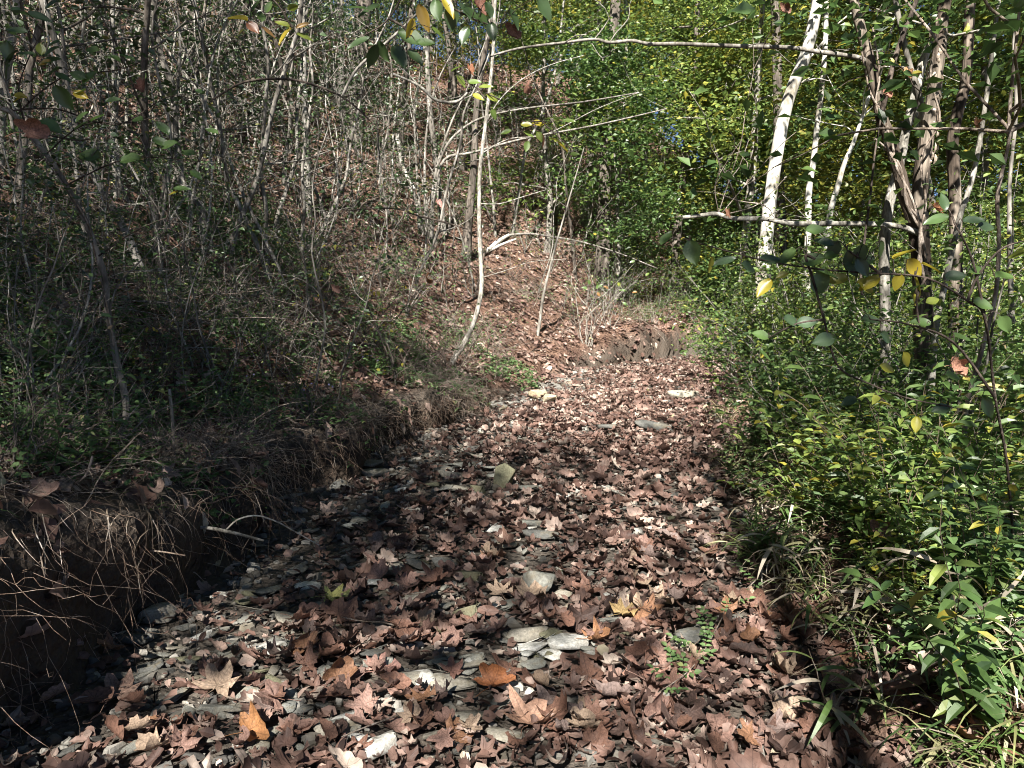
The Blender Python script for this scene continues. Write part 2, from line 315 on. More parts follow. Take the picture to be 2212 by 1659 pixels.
# ------------------------------------------------------------------ things, parts, labels
def obj(name, me, parent=None, loc=None):
    o = bpy.data.objects.new(name, me); COL.objects.link(o)
    if parent is not None: o.parent = parent
    if loc is not None: o.location = loc
    return o
def tag(o, label, cat, group=None):
    o['label'] = label; o['category'] = cat; o['kind'] = 'thing'
    if group: o['group'] = group
    return o
def thing(name, label, cat, loc=(0, 0, 0), rz=0, group=None):
    o = bpy.data.objects.new(name, None); COL.objects.link(o); o.location = loc; o.rotation_euler = (0, 0, rz); o.empty_display_size = .1
    return tag(o, label, cat, group)
def dup(root, loc, rot, sc, label):
    r = root.copy(); COL.objects.link(r); r.location = loc; r.rotation_euler = rot; r.scale = (sc, sc, sc); r['label'] = label
    for ch in root.children:
        c = ch.copy(); COL.objects.link(c); c.parent = r
    return r
def kind(o, k): o['kind'] = k; return o
LM = [((1165, 1265), 'the grey boulder'), ((1090, 1035), 'the mossy blocky rock'), ((1225, 1410), 'the white slabs'), ((980, 1480), 'the round flat stone'), ((815, 1447), 'the square pale stone'),
      ((715, 1305), 'the yellow-green leaf'), ((1060, 1500), 'the glossy orange leaf'), ((1390, 1475), 'the big pink leaf'), ((345, 1335), 'the slab under the bank'), ((480, 1210), 'the rough yellow rocks'),
      ((620, 1545), 'the smooth grey cobble'), ((705, 1435), 'the tan veined leaf'), ((1520, 1400), 'the creeping rose stem'), ((1800, 1290), 'the pale grass clump'), ((1160, 1165), 'the long dark slab'),
      ((500, 1150), 'the arched grey branch'), ((1400, 935), 'the dark slabs'), ((1170, 865), 'the yellowish lumps'), ((1320, 1080), 'the forked pale stick'), ((250, 700), 'the bent sapling'),
      ((1030, 500), 'the mottled pale tree'), ((930, 420), 'the fanning stem clump'), ((545, 70), 'the wide dark trunk'), ((212, 80), 'the white trunk'), ((780, 150), 'the shaggy broad trunk'),
      ((1720, 170), 'the leaning white trunk'), ((1960, 400), 'the vine-wrapped tree'), ((1270, 680), 'the bare bank shrub'), ((2060, 790), 'the hanging brown leaf'), ((2060, 560), 'the slanting pale stem'),
      ((1100, 520), 'the broken limb'), ((375, 1000), 'the snapped stick'), ((2150, 1600), 'the scalloped leaves'), ((390, 350), 'the crooked trunk'), ((1600, 480), 'the dead side limb'), ((900, 780), 'the bramble tangle')]
used = {}
def rel(p, head, skip=None, near_ok=True):
    q = project(p)[0][:2]
    ds = sorted(((math.hypot(q[0] - a[0], (q[1] - a[1]) * 1.3), a, n) for a, n in LM if n != skip), key=lambda k: k[0])
    def word(d, a, n):
        dx, dy = q[0] - a[0], q[1] - a[1]
        base = ('right of ' if dx > 0 else 'left of ') if abs(dx) > abs(dy) * 1.2 else ('below ' if dy > 0 else 'above ')
        return ('just ' if d < 75 else 'well ' if d > 230 else '') + base + n
    cands = [f'{head} {word(*ds[0])}', f'{head} {word(*ds[1])}', f'{head} between {ds[0][2]} and {ds[1][2]}', f'{head} {word(*ds[2])}', f'{head} between {ds[0][2]} and {ds[2][2]}', f'{head} {word(*ds[3])}', f'{head} between {ds[1][2]} and {ds[2][2]}', f'{head} between {ds[0][2]} and {ds[3][2]}', f'{head} {word(*ds[4])}', f'{head} between {ds[1][2]} and {ds[3][2]}']
    for c in cands:
        if c not in used and len(c.split()) <= 16: used[c] = 1; return c
    return cands[0]

# ------------------------------------------------------------------ ground
def axis(lo, hi, c, n, tight):
    a, b = math.asinh((lo - c) / tight), math.asinh((hi - c) / tight); return c + tight * np.sinh(np.linspace(a, b, n))
gx, gy = axis(-70, 70, -.6, 430, 2.4), axis(-45, 95, 5.0, 470, 4.5)
X, Y = np.meshgrid(gx, gy); X = X.ravel(); Y = Y.ravel()
Z, DL, DR = terrain(X, Y)
sx_, sy_ = lipshift(X, Y, DL); Xs = X + sx_; Ys = Y + sy_
n0, n1 = len(gy), len(gx)
i = (np.arange(n0 - 1)[:, None] * n1 + np.arange(n1 - 1)[None, :]).ravel()
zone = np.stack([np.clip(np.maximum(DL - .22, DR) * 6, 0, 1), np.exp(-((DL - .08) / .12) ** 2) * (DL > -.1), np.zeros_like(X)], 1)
g = obj('ground', mesh_np('ground', np.stack([Xs, Ys, Z], 1), np.stack([i, i + 1, i + n1 + 1, i + n1], 1), M['soil'], True, {'zone': ('FLOAT_VECTOR', zone)}))
kind(g, 'structure')

# ------------------------------------------------------------------ stones
def stone_mesh(seed, flat, name='stone'):
    g = np.random.RandomState(seed); import bmesh
    bm = bmesh.new(); n = 16
    for k in range(n):
        th = g.rand() * 6.28; r = .5 * (.75 + .25 * g.rand()); bm.verts.new((r * math.cos(th), r * .72 * math.sin(th), (g.rand() - .5) * flat * (1 - .25 * g.rand())))
    bmesh.ops.convex_hull(bm, input=bm.verts); 
    for v in [v for v in bm.verts if not v.link_faces]: bm.verts.remove(v)
    bmesh.ops.bevel(bm, geom=list(bm.edges), offset=.035, segments=2, affect='EDGES', profile=.6)
    bmesh.ops.triangulate(bm, faces=list(bm.faces))
    me = bpy.data.meshes.new(name); bm.to_mesh(me); bm.free(); me.materials.append(M['stone'])
    co = np.zeros(len(me.vertices) * 3, np.float32); me.vertices.foreach_get('co', co); co = co.reshape(-1, 3); co += (g.rand(*co.shape) - .5) * (.012, .012, .012 * flat * 2); me.vertices.foreach_set('co', co.ravel())
    me.polygons.foreach_set('use_smooth', np.full(len(me.polygons), True)); me.update(); return me
SM = [stone_mesh(s, f) for s, f in ((1, .16), (2, .2), (3, .14), (4, .28), (5, .22), (6, .18), (7, .35), (8, .12), (9, .25), (10, .5))]
BLOCK = [stone_mesh(21, .85), stone_mesh(22, .7), stone_mesh(26, .75), stone_mesh(31, .95)]
GREY, WARM, PALE, DARKS, MOSS, YELL = (.2, .2, .175, 1), (.27, .25, .205, 1), (.58, .57, .52, 1), (.115, .115, .105, 1), (.17, .165, .105, 1), (.3, .25, .15, 1)
HS = []
def clear_of(x, y, pad=0.0):                        # leaves that would bury a stone are left out
    k = np.ones(len(x), bool)
    for sx, sy, r in HS: k &= (x - sx) ** 2 + (y - sy) ** 2 > (r + pad) ** 2
    return k
def stone(px, py, wpx, me, col, label, rz, name='stone', sc=(1, 1, 1), tilt=0, sink=.3, grp=None):
    p = hit(px, py); D = p.y; s = 1.22 * wpx / F * D
    o = obj(name, me); o.scale = (s * sc[0], s * sc[1], s * sc[2]); o.rotation_euler = (tilt, tilt * .5, rz); o.color = col
    HS.append((p.x, p.y, s * .5)); zext = max(v.co.z for v in me.vertices) * s * sc[2]
    o.location = (p.x, p.y, p.z + zext * (1 - 2 * sink) + .022); return tag(o, label, 'rock' if name in ('rock', 'boulder') else 'stone', grp)
stone(1165, 1285, 82, BLOCK[0], GREY, 'rounded grey boulder sitting proud of the brown leaves', 2.6, 'boulder', (1, 1.1, .95), .25, .2)
stone(1092, 1052, 48, BLOCK[3], MOSS, 'blocky mossy olive rock standing upright on the creek bed', .5, 'rock', (1, 1, 1.15), .1, .1)
stone(1228, 1402, 96, SM[3], PALE, 'large sunlit whitish slab half under a brown leaf', .5, 'stone_slab', (1, .9, .8), .12)
stone(1195, 1430, 66, SM[1], PALE, 'smaller whitish slab touching the front of the large sunlit slab', -.4, 'stone_slab', (1, .9, .8), .08)
stone(1270, 1432, 56, SM[4], (.45, .44, .40, 1), 'white ridged slab right of the two whitish slabs', .9, 'stone_slab', (1, .8, .9), .1)
stone(1190, 1383, 52, SM[6], MOSS, 'dark olive stone behind the large sunlit whitish slab', .2, 'stone', (1, .8, .8))
stone(1150, 1450, 60, SM[0], GREY, 'dull grey slab left of the whitish slabs', .3, 'stone_slab')
stone(980, 1486, 100, SM[2], WARM, 'round flat beige stone with a small brown leaf on it', .35, 'stone_slab', (1, 1, .9), .15, .1)
stone(893, 1480, 96, SM[7], WARM, 'long narrow tilted slab left of the round flat stone', .45, 'stone_slab', (1, .5, 1.5), .2, .1)
stone(1000, 1453, 112, SM[7], WARM, 'thin long slab behind the round flat stone', .2, 'stone_slab', (1, .4, 1), .05, .1)
stone(815, 1453, 68, BLOCK[1], (.36, .355, .31, 1), 'square pale lichen-speckled stone', .25, 'rock', (1, .95, .75), .15)
stone(748, 1482, 44, SM[6], WARM, 'small wedge stone beside the square pale stone', 1.2)
stone(620, 1548, 38, BLOCK[2], (.2, .205, .185, 1), 'smooth grey rounded cobble beside brown leaves', .2, 'rock', (1, 1, .8))
stone(505, 1168, 54, BLOCK[1], YELL, 'rough yellow rock against the foot of the cut bank, upper one', .4, 'rock', (1, 1, 1.1), .3, .1)
stone(472, 1225, 62, BLOCK[3], YELL, 'rough yellow rock at the foot of the cut bank, lower one', 1.4, 'rock', (1, 1, .8), .2, .1)
stone(340, 1342, 78, BLOCK[2], WARM, 'broad brownish slab tucked under the dark bank', .1, 'stone_slab', (1, 1, .6), .1)
stone(800, 1010, 62, SM[1], WARM, 'flat slab in shade below the bramble tangle, rear one', .1, 'stone_slab')
stone(808, 1028, 60, SM[4], WARM, 'flat slab in shade below the bramble tangle, front one', .15, 'stone_slab')
stone(1168, 1168, 76, SM[8], DARKS, 'long dark rectangular slab among leaves', -.15, 'stone_slab', (1, .5, 1), .05, .1)
stone(1095, 1185, 44, SM[4], (.4, .36, .27, 1), 'cream slab left of the long dark slab', -.1, 'stone_slab')
stone(1410, 930, 72, SM[8], DARKS, 'dark slab tilted on the far creek bed, largest', -.1, 'stone_slab', (1, .7, 1), .25, .1)
stone(1312, 928, 40, SM[3], DARKS, 'dark slab left of the largest dark slab', .2, 'stone_slab')
stone(1475, 862, 62, SM[8], WARM, 'long grey slab lit along its top on the far creek bed', .05, 'stone_slab', (1, .5, 1.2), .1, .1)
stone(1160, 862, 40, BLOCK[1], (.45, .38, .25, 1), 'yellowish lump of stone in sun at the foot of the slope', .3, 'rock')
stone(1188, 872, 34, BLOCK[0], (.45, .38, .27, 1), 'second yellowish lump right of the first at the foot of the slope', .9, 'rock')
stone(845, 1245, 40, BLOCK[1], WARM, 'tan rounded stone on the gravel patch with a thin shadow across it', .3, 'rock', (1, 1, .8))
stone(905, 1232, 62, SM[8], DARKS, 'dark slab leaning on gravel right of the tan rounded stone', -.4, 'stone_slab', (1, .6, 1), .2, .1)
stone(960, 1228, 60, SM[4], DARKS, 'dark leaning slab right of another dark slab', -.3, 'stone_slab', (1, .7, 1), .2, .1)
stone(805, 1270, 40, SM[3], PALE, 'bright white stone at the edge of the gravel patch', .4)
stone(790, 1130, 60, SM[2], WARM, 'broad pale slab on the upper gravel patch', .2, 'stone_slab')
stone(760, 1145, 44, SM[1], (.4, .4, .36, 1), 'light slab lower left of the broad pale slab', -.3, 'stone_slab')
stone(1500, 1388, 90, SM[5], DARKS, 'dark slab under the creeping rose stem', .2, 'stone_slab')
stone(1650, 1445, 46, SM[3], WARM, 'speckled tan stone between brown leaves near the bank plants', .3)
stone(1340, 1385, 44, SM[6], MOSS, 'olive stone behind a tan leaf right of the white slabs', .3)
stone(1310, 1300, 30, SM[6], PALE, 'pale egg-shaped stone right of the grey boulder', .3)
stone(990, 1060, 60, SM[2], WARM, 'flat sunlit slab left of the mossy blocky rock', .1, 'stone_slab')
stone(1140, 1062, 48, SM[5], GREY, 'grey slab right of the mossy blocky rock', -.1, 'stone_slab')
# other stones of the bed, one object each; the small ones are gravel
NST = 235; done = 0; tries = 0
taken = [hit(a[0], a[1]) for a, n in LM if a[1] > 850]
while done < NST and tries < 9000:
    tries += 1
    if rs.rand() < .68: px, py = rs.uniform(150, 1150), rs.uniform(1000, 1650)
    else: px, py = rs.uniform(900, 1620), rs.uniform(800, 1500)
    p = hit(px, py); _, dl, dr = terrain(p.x, p.y)
    if dl[0] > -.05 or dr[0] > -.05 or p.y > 22: continue
    size = rs.choice([.08, .10, .13, .17, .23], p=[.3, .3, .2, .13, .07]) * (1 if p.y < 6 else 1.5)
    ti = rs.randint(len(SM)); col = [GREY, WARM, DARKS, PALE, MOSS][rs.choice(5, p=[.4, .27, .15, .1, .08])]
    jit = rs.uniform(.8, 1.2); o = obj('stone', SM[ti]); o.color = (col[0] * jit, col[1] * jit, col[2] * jit, 1)
    o.scale = (size, size * rs.uniform(.55, 1.0), size * rs.uniform(.8, 1.3)); o.rotation_euler = (rs.normal() * .15, rs.normal() * .15, .35 + rs.normal() * .5)
    o.location = (p.x, p.y, p.z + rs.uniform(.012, .035)); HS.append((p.x, p.y, size * .32))
    cn = {GREY: 'grey', WARM: 'tan-grey', DARKS: 'dark', PALE: 'pale', MOSS: 'olive'}[col]; sn = 'small' if size < .1 else 'mid-sized' if size < .13 else 'broad'
    tag(o, rel(o.location, f'{sn} {"thick" if ti in (6, 9, 3) else "flat"} {cn} stone'), 'stone', 'loose stones on the creek bed'); done += 1
def gravel(n):
    g = np.random.RandomState(5); temp = []
    for k in range(6):
        th = np.sort(g.rand(7) * 6.28); r = .5 * (.6 + .5 * g.rand(7)); x, y = r * np.cos(th), r * .7 * np.sin(th)
        V = np.concatenate([np.stack([x * .8, y * .8, np.full(7, .17)], 1), np.stack([x, y, np.full(7, .04)], 1), np.stack([x * .9, y * .9, np.full(7, -.15)], 1), [[0, 0, .2]]])
        Fc = []
        for a in range(7):
            b = (a + 1) % 7; Fc += [(21, a, b), (a, a + 7, b + 7), (a, b + 7, b), (a + 7, a + 14, b + 14), (a + 7, b + 14, b + 7)]
        temp.append((V, TRI(Fc)))
    x = g.uniform(-2.6, 6, n * 3); y = 1.6 + 19 * g.rand(n * 3) ** 1.9; z, dl, dr = terrain(x, y)
    k = (dl < .05) & (dr < .15) & (g.rand(len(x)) < np.clip(1.15 - .32 * (-dl - .3), .3, 1)) & clear_of(x, y, -.02); x, y, z = x[k][:n], y[k][:n], z[k][:n]; N = len(x); out = []
    for q in range(6):
        s = np.arange(q, N, 6); m = len(s); L = g.gamma(1.5, .028, m).clip(.012, .13) * np.where(y[s] > 8, 1.6, 1)
        P = np.stack([x[s], y[s], z[s] + .004 + g.rand(m) * .012], 1); a = .35 + g.randn(m) * .7
        d = np.stack([np.cos(a), np.sin(a), g.randn(m) * .2], 1); nr = np.stack([g.randn(m) * .25, g.randn(m) * .25, np.ones(m)], 1)
        V, Fc = place(temp[q], P, d, nr, L, L * g.uniform(.7, 1.2, m)); out.append((V, Fc, np.repeat(g.rand(m), 22)))
    return join('gravel', out, M['gravel'])
kind(obj('gravel', gravel(11000)), 'stuff')

# ------------------------------------------------------------------ fallen leaves
LT = [lobed(s, k, r_, f_) for s, k, r_, f_ in ((1, 0, .06, .62), (2, 1, .09, .72), (3, 1, .06, .76), (4, 2, .1, .66), (5, 1, .08, .8), (6, 2, .08, .7), (7, 2, .1, .8), (8, 2, .06, .75), (9, 3, .05, .6), (10, 3, .08, .6))]
LMESH = []
for q, (V, Fc, lc) in enumerate(LT):
    st = Tubes().add(spline([(-.12, 0, .0), (-.3, .02, .03), (-.55, .05 * (q % 3 - 1), .02)], 3), [.012, .008], 3)
    nv = len(V); SV = st.V[0]; SF = np.concatenate([f for f in st.F]); SF = np.concatenate([SF[:, [0, 1, 2]], SF[:, [0, 2, 3]]])
    LMESH.append(mesh_np('fallen_leaf', np.concatenate([V, SV]), np.concatenate([Fc, SF + nv]), M['oleaf'], True, {'lc': ('FLOAT_VECTOR', np.concatenate([lc, np.tile([[.5, .3, 0]], (len(SV), 1))]))}))
LC = {'rusty brown': (.18, .098, .07), 'pinkish brown': (.26, .16, .128), 'tan': (.34, .25, .18), 'dark brown': (.07, .044, .036), 'greyish brown': (.17, .125, .11), 'orange-brown': (.22, .115, .065)}
CUR = ['flat', 'rumpled', 'rumpled', 'curled', 'rumpled', 'curled', 'curled', 'curled', 'oval', 'oval']
def leaf_at(p, size, ti, col, label, rz=None, tilt=.25, name='fallen_leaf', lift=.02, grp=None, rot=None):
    o = obj(name, LMESH[ti]); o.scale = (size,) * 3
    o.rotation_euler = rot or (rs.normal() * tilt, rs.normal() * tilt, rs.rand() * 6.28 if rz is None else rz)
    o.location = (p[0], p[1], p[2] + lift); o.color = (*col, 1); return tag(o, label, 'leaf', grp)
hero_leaves = [(715, 1310, .2, 0, (.33, .33, .12), 'yellow-green leaf lying flat on the gravel patch', .2), (705, 1435, .17, 2, (.45, .34, .2), 'tan veined leaf arched over gravel left of the square stone', -1.6), (1063, 1505, .2, 5, (.24, .095, .04), 'glossy orange-brown curled leaf right of the round flat stone', 1.0),
    (1390, 1478, .23, 1, (.36, .2, .15), 'biggest pinkish leaf spread flat, showing its veins', -1.8), (975, 1475, .13, 0, (.17, .09, .07), 'small dark star-shaped leaf lying on the round flat stone', .7), (1285, 1405, .2, 3, (.33, .17, .09), 'brown domed leaf resting on the right of the white slabs', .3),
    (820, 1475, .18, 2, (.36, .2, .16), 'pink-brown leaf leaning on the square pale stone', .5), (1145, 1590, .24, 3, (.32, .19, .13), 'large brown domed leaf at the bottom edge, below the white slabs', 1.2), (540, 1605, .2, 5, (.25, .12, .05), 'dark orange crumpled leaf on gravel below the smooth grey cobble', .5),
    (255, 1525, .2, 0, (.26, .17, .13), 'flat greyish-brown leaf alone on dark gravel', 1.4), (1090, 1190, .2, 3, (.2, .12, .09), 'large dark leaf spread beside the cream slab', .4), (1060, 1220, .2, 2, (.3, .18, .12), 'pale curled leaf left of the long dark slab', .4),
    (1345, 1345, .17, 2, (.37, .26, .12), 'yellowish tan leaf right of the grey boulder', .6), (1900, 1480, .22, 0, (.2, .12, .08), 'brown leaf lying among green plants at the grass clump', .3), (2130, 1590, .26, 3, (.33, .18, .1), 'large rust leaf beside the scalloped leaves', .9), (2130, 1640, .26, 8, (.31, .17, .1), 'big rumpled rust leaf at the bottom corner', 2.2),
    (235, 1170, .2, 3, (.2, .13, .08), 'brown leaf hanging on the roots of the bank', 2.0), (290, 1215, .2, 0, (.2, .1, .06), 'dark orange leaf pressed to the bank roots', 1.0), (80, 935, .25, 2, (.42, .29, .22), 'large pale sunlit leaf on top of the bank', .4), (120, 910, .2, 5, (.36, .22, .15), 'curled pink leaf on top of the bank', 2.4), (440, 1035, .24, 3, (.2, .11, .07), 'brown leaf hooked over the lip of the bank', 1.5)]
for px, py, s, ti, c, lb, rz in hero_leaves: leaf_at(hit(px, py), s, ti, c, lb, rz, .15, lift=.05)
# all the rest: generated once, the 275 that show largest become objects, the others are one mass
N = 62000
x = rs.uniform(-4, 9, N); y = 1.7 + 23 * rs.rand(N) ** 1.7; z, dl, dr = terrain(x, y)
pl = np.where(dl > 0, .3, np.where(dr > .1, .45, np.clip(np.where(y < 7, .06, .25) + .95 * (-dl - .3) / 1.2, .06, 1))) * np.where((y > 8) & (dl < 0), 1, .9); clump = vnoise(x * 1.3 + 40, y * 1.3)
ok = (rs.rand(N) < pl * np.clip(.8 + 1.3 * clump, .15, 1)) & (dl < 2.2) & clear_of(x, y); x, y, z, dl, dr = x[ok], y[ok], z[ok], dl[ok], dr[ok]; N = len(x)
size = rs.gamma(5, .0215, N).clip(.05, .2) * np.where(y > 9, 1.1, 1); ti = rs.randint(0, 10, N); lift = .015 + rs.rand(N) * .05
pr = project(np.stack([x, y, z], 1)); big = size / pr[:, 2]; vis = (pr[:, 0] > 20) & (pr[:, 0] < 2190) & (pr[:, 1] < 1650) & (dl < 0) & (dr < .3)
order = np.argsort(-np.where(vis, big * (1 + lift * 6), 0))[:275]; isobj = np.zeros(N, bool); isobj[order] = True
for k in order:
    cn = list(LC)[rs.choice(6, p=[.3, .3, .1, .13, .12, .05])]; c = np.array(LC[cn]) * rs.uniform(.85, 1.15); sz = 'small' if size[k] < .12 else 'large' if size[k] > .165 else 'middling'
    leaf_at((x[k], y[k], z[k]), size[k], ti[k], c, rel((x[k], y[k], z[k]), f'{sz} {CUR[ti[k]]} {cn} leaf'), None, .3, lift=lift[k] + .01, grp='fallen leaves on the creek bed')
parts = []
for q in range(10):
    s = np.nonzero((ti == q) & ~isobj)[0]; m = len(s); a = rs.rand(m) * 6.28
    nr = np.stack([rs.randn(m) * .35, rs.randn(m) * .35, np.ones(m)], 1); d = np.stack([np.cos(a), np.sin(a), rs.randn(m) * .25], 1)
    qx, qy = lipshift(x[s], y[s], dl[s]); V, Fc = place(LT[q], np.stack([x[s] + qx, y[s] + qy, z[s] + lift[s]], 1), d, nr, size[s], size[s]); parts.append((V, Fc, np.repeat(rs.beta(2.2, 2.2, m), len(LT[q][0])), np.tile(LT[q][2], (m, 1))))
kind(obj('leaf_litter', join('leaf_litter', parts, M['litter'], True)), 'stuff')
# broken bits between the leaves
N2 = 40000; x = rs.uniform(-2.6, 8, N2); y = 1.7 + 22 * rs.rand(N2) ** 1.8; z, dl, dr = terrain(x, y); k = (dl < .1) & (dr < .5) & (rs.rand(N2) < np.clip(.35 - dl * .4, .3, 1)) & clear_of(x, y); x, y, z = x[k], y[k], z[k]; m = len(x); a = rs.rand(m) * 6.28
L = rs.uniform(.02, .075, m) * np.where(y > 8, 1.5, 1); V, Fc = place(OVAL, np.stack([x, y, z + .012 + rs.rand(m) * .05], 1), np.stack([np.cos(a), np.sin(a), rs.randn(m) * .4], 1), np.stack([rs.randn(m) * .6, rs.randn(m) * .6, np.ones(m)], 1), L, L * rs.uniform(.4, 1, m))
kind(obj('leaf_crumbs', mesh_np('leaf_crumbs', V, Fc, M['litter'], False, {'tone': ('FLOAT', np.repeat(rs.beta(2, 2.2, m), 8)), 'lc': ('FLOAT_VECTOR', np.full((len(V), 3), .4))})), 'stuff')
# litter of the slope and the flat wood floor
N = 120000
x = rs.uniform(-30, 26, N); y = 2 + 44 * rs.rand(N) ** 1.3; z, dl, dr = terrain(x, y); pr = project(np.stack([x, y, z], 1))
ok = ((dl > .1) | (dr > .3)) & (pr[:, 0] > -250) & (pr[:, 0] < 2450) & (rs.rand(N) < np.where(dr > 0, .5, 1)); x, y, z = x[ok], y[ok], z[ok]; N = len(x)
e = .08; nx = -(Hn(x + e, y) - z) / e; ny = -(Hn(x, y + e) - z) / e; a = rs.rand(N) * 6.28
qx, qy = lipshift(x, y, dl[ok])
V, Fc = place(OVAL, np.stack([x + qx, y + qy, z + .01 + rs.rand(N) * .05], 1), np.stack([np.cos(a), np.sin(a), np.sin(a) * -ny + np.cos(a) * -nx], 1) + rs.randn(N, 3) * .2, np.stack([nx, ny, np.ones(N)], 1) + rs.randn(N, 3) * .45, rs.uniform(.08, .17, N) * np.where(y > 12, 1.25, 1), rs.uniform(.06, .12, N) * np.where(y > 12, 1.25, 1))
kind(obj('slope_leaf_litter', mesh_np('slope_leaf_litter', V, Fc, M['litter'], False, {'tone': ('FLOAT', np.repeat(rs.beta(2.2, 2, N), 8)), 'lc': ('FLOAT_VECTOR', np.full((len(V), 3), .4))})), 'stuff')

# ------------------------------------------------------------------ tree and plant makers
BRO = []
for i_ in range(8):
    t_ = i_ / 7; wd_ = .5 * math.sin(math.pi * min(1, t_ * .93 + .03) ** .8) + .01
    for v_ in (-1, -.5, 0, .5, 1): BRO.append((t_, v_ * wd_, .10 * abs(v_) * (1 - .3 * t_) - .16 * t_ * t_))
BROAD = (np.array(BRO), TRI([q for i in range(7) for j in range(4) for q in ((i * 5 + j, i * 5 + j + 1, i * 5 + j + 6), (i * 5 + j, i * 5 + j + 6, i * 5 + j + 5))]))
def grow(P0, d0, L, n, bend, lift, g):
    P = [np.array(P0, float)]; d = np.array(d0, float); d /= np.linalg.norm(d)
    for k in range(n):
        d = d + g.randn(3) * bend + np.array([0, 0, lift]); d /= np.linalg.norm(d); P.append(P[-1] + d * L / n)
    return np.array(P)
def tree_meshes(seed, h, r, lean=.1, cb=.3, nl=10, spread=.3, clump=30, leafL=.1, tmpl=RHOMB, bark='grey', leaf='green', tone=(.35, .25), nm='tree', sides=7, wig=.1, cl_r=.45, twigs=3, flat=.35):
    g = np.random.RandomState(seed); T = Tubes(); a = g.rand() * 6.28
    tr = grow((0, 0, -.15), (lean * math.cos(a), lean * math.sin(a), 1), h, 12, wig, .12, g); rr = np.linspace(1, .12, 13) ** .8 * r; rr[0] *= 1.35
    T.add(spline(tr, 3), rr, sides, .08); tips = []
    for k in range(nl):
        t = cb + (1 - cb) * (k + g.rand()) / nl; f = t * 12; i = min(int(f), 11); p = tr[i] + (tr[i + 1] - tr[i]) * (f - i)
        a = k * 2.4 + g.randn() * .5; L = h * spread * (1.15 - .75 * max(0, (t - cb) / (1 - cb))) * g.uniform(.7, 1.2); up = g.uniform(.15, .8)
        br = grow(p, (math.cos(a), math.sin(a), up), L, 6, .16, .02, g); T.add(br, np.linspace(max(.006, rr[i] * .45), .004, 7), 4)
        for q in range(twigs):
            j = g.randint(2, 6); e = grow(br[j], br[j] - br[j - 1] + g.randn(3) * .1 * L, L * .4, 4, .22, .02, g); T.add(e, [.005, .0025], 3); tips += [e[2], e[4]]
        tips += [br[4], br[6]]
    tips.append(tr[-1]); tips = np.array(tips)
    n = len(tips) * clump; pos = np.repeat(tips, clump, 0) + g.randn(n, 3) * cl_r * np.array([1, 1, flat]); nr = g.randn(n, 3) * .55 + np.array([0, 0, 1.0]); d = rnddir(n, .4, g)
    L = leafL * g.uniform(.6, 1.3, n); ct = np.repeat(g.randn(len(tips)) * .12, clump)
    return T.mesh(nm + '_trunk', M[bark]), leafmesh(nm + '_crown', tmpl, pos, d, nr, L, L * .62, np.clip(tone[0] + ct + g.randn(n) * tone[1], 0, 1), M[leaf])
def tree_thing(name, label, cat, ms, loc, rz=0, sc=1, grp=None, parts=('trunk', 'crown')):
    t = thing(name, label, cat, loc, rz, grp); t.scale = (sc,) * 3
    for n, m in zip(parts, ms):
        if m: obj(n, m, t)
    return t
def tilt_leaves(name, spec, mat, parent, D, tmpl=BROAD, seed=3):      # leaves given as seen: x, y, length, heading, tone, depth
    g = np.random.RandomState(seed); pos, d, nr, L, W, tn = [], [], [], [], [], []
    for q in spec:
        px, py, l, an, to = q[:5]; dd = q[5] if len(q) > 5 else D; p = at(px, py, dd); a = R(an)
        pos.append(p); d.append((math.cos(a), g.uniform(-.35, .35), math.sin(a))); nr.append((g.randn() * .4, -.75 + g.randn() * .35, .75)); L.append(l / F * dd); W.append(l / F * dd * (q[6] if len(q) > 6 else .62)); tn.append(to)
    o_ = obj(name, leafmesh(name, tmpl, np.array([tuple(p) for p in pos]), np.array(d), np.array(nr), np.array(L) * .88, np.array(W) * .88, np.array(tn), mat, True), parent); return o_
def petioles(T, spec, D, lines, off, r=.0014):                        # every leaf's stalk runs to the nearest twig
    A = np.concatenate(lines)
    for q in spec:
        p = np.array(tuple(at(q[0], q[1], q[5] if len(q) > 5 else D) - off)); n_ = A[np.argmin(((A - p) ** 2).sum(1))]
        if np.linalg.norm(n_ - p) < .6: T.add(spline([n_, (n_ + p) / 2 + np.array([0, 0, .02]), p], 3), [r * 1.5, r], 3)

# ------------------------------------------------------------------ canopy trees behind and beside the viewpoint (they throw the shade)
g0 = np.random.RandomState(77)
CT = [tree_meshes(200 + k, 15, .2, .08, .45, 14, .3, c_, .17, RHOMB, 'grey', 'green', (.4, .2), 'canopy', 7, .05, .62, 2, .6) for k, c_ in enumerate((17, 34, 80))]
CAN = [(-6.3, -6.0, 1, 1), (-9.5, -6, 1.05, 0), (-11, -3, 1, 0), (-9, -12, 1, 1), (-14, -8, 1, 1), (-7, 0, .85, 0), (-12, 3, .9, 0), (-16, 2, 1, 1), (1.6, -11, .8, 0), (-14, 8, .95, 0), (.35, -2.1, .75, 0), (1.35, -2.6, .6, 0), (-1.2, -5.6, .5, 1), (14, 0, .9, 0), (-18, 10, 1, 1),
       (9.5, 6.5, 1, 0), (11.5, 12, 1.05, 0), (14, 17, 1.1, 0), (-8.5, 9, .9, 0), (-10, 12.5, .95, 0), (-13, 16, 1, 1), (-6.0, -8.8, 1, 2), (-7.4, -3.6, 1, 1), (-4.5, -6.2, .7, 2), (-1.6, -9.3, 1, 0)]
for k, (x_, y_, s_, d_) in enumerate(CAN):
    tree_thing('canopy_tree', 'tall leafy canopy tree standing out of sight, shading the creek', 'tree', CT[d_], (x_, y_, H(x_, y_)), k * 1.9, s_, 'canopy trees round the clearing')

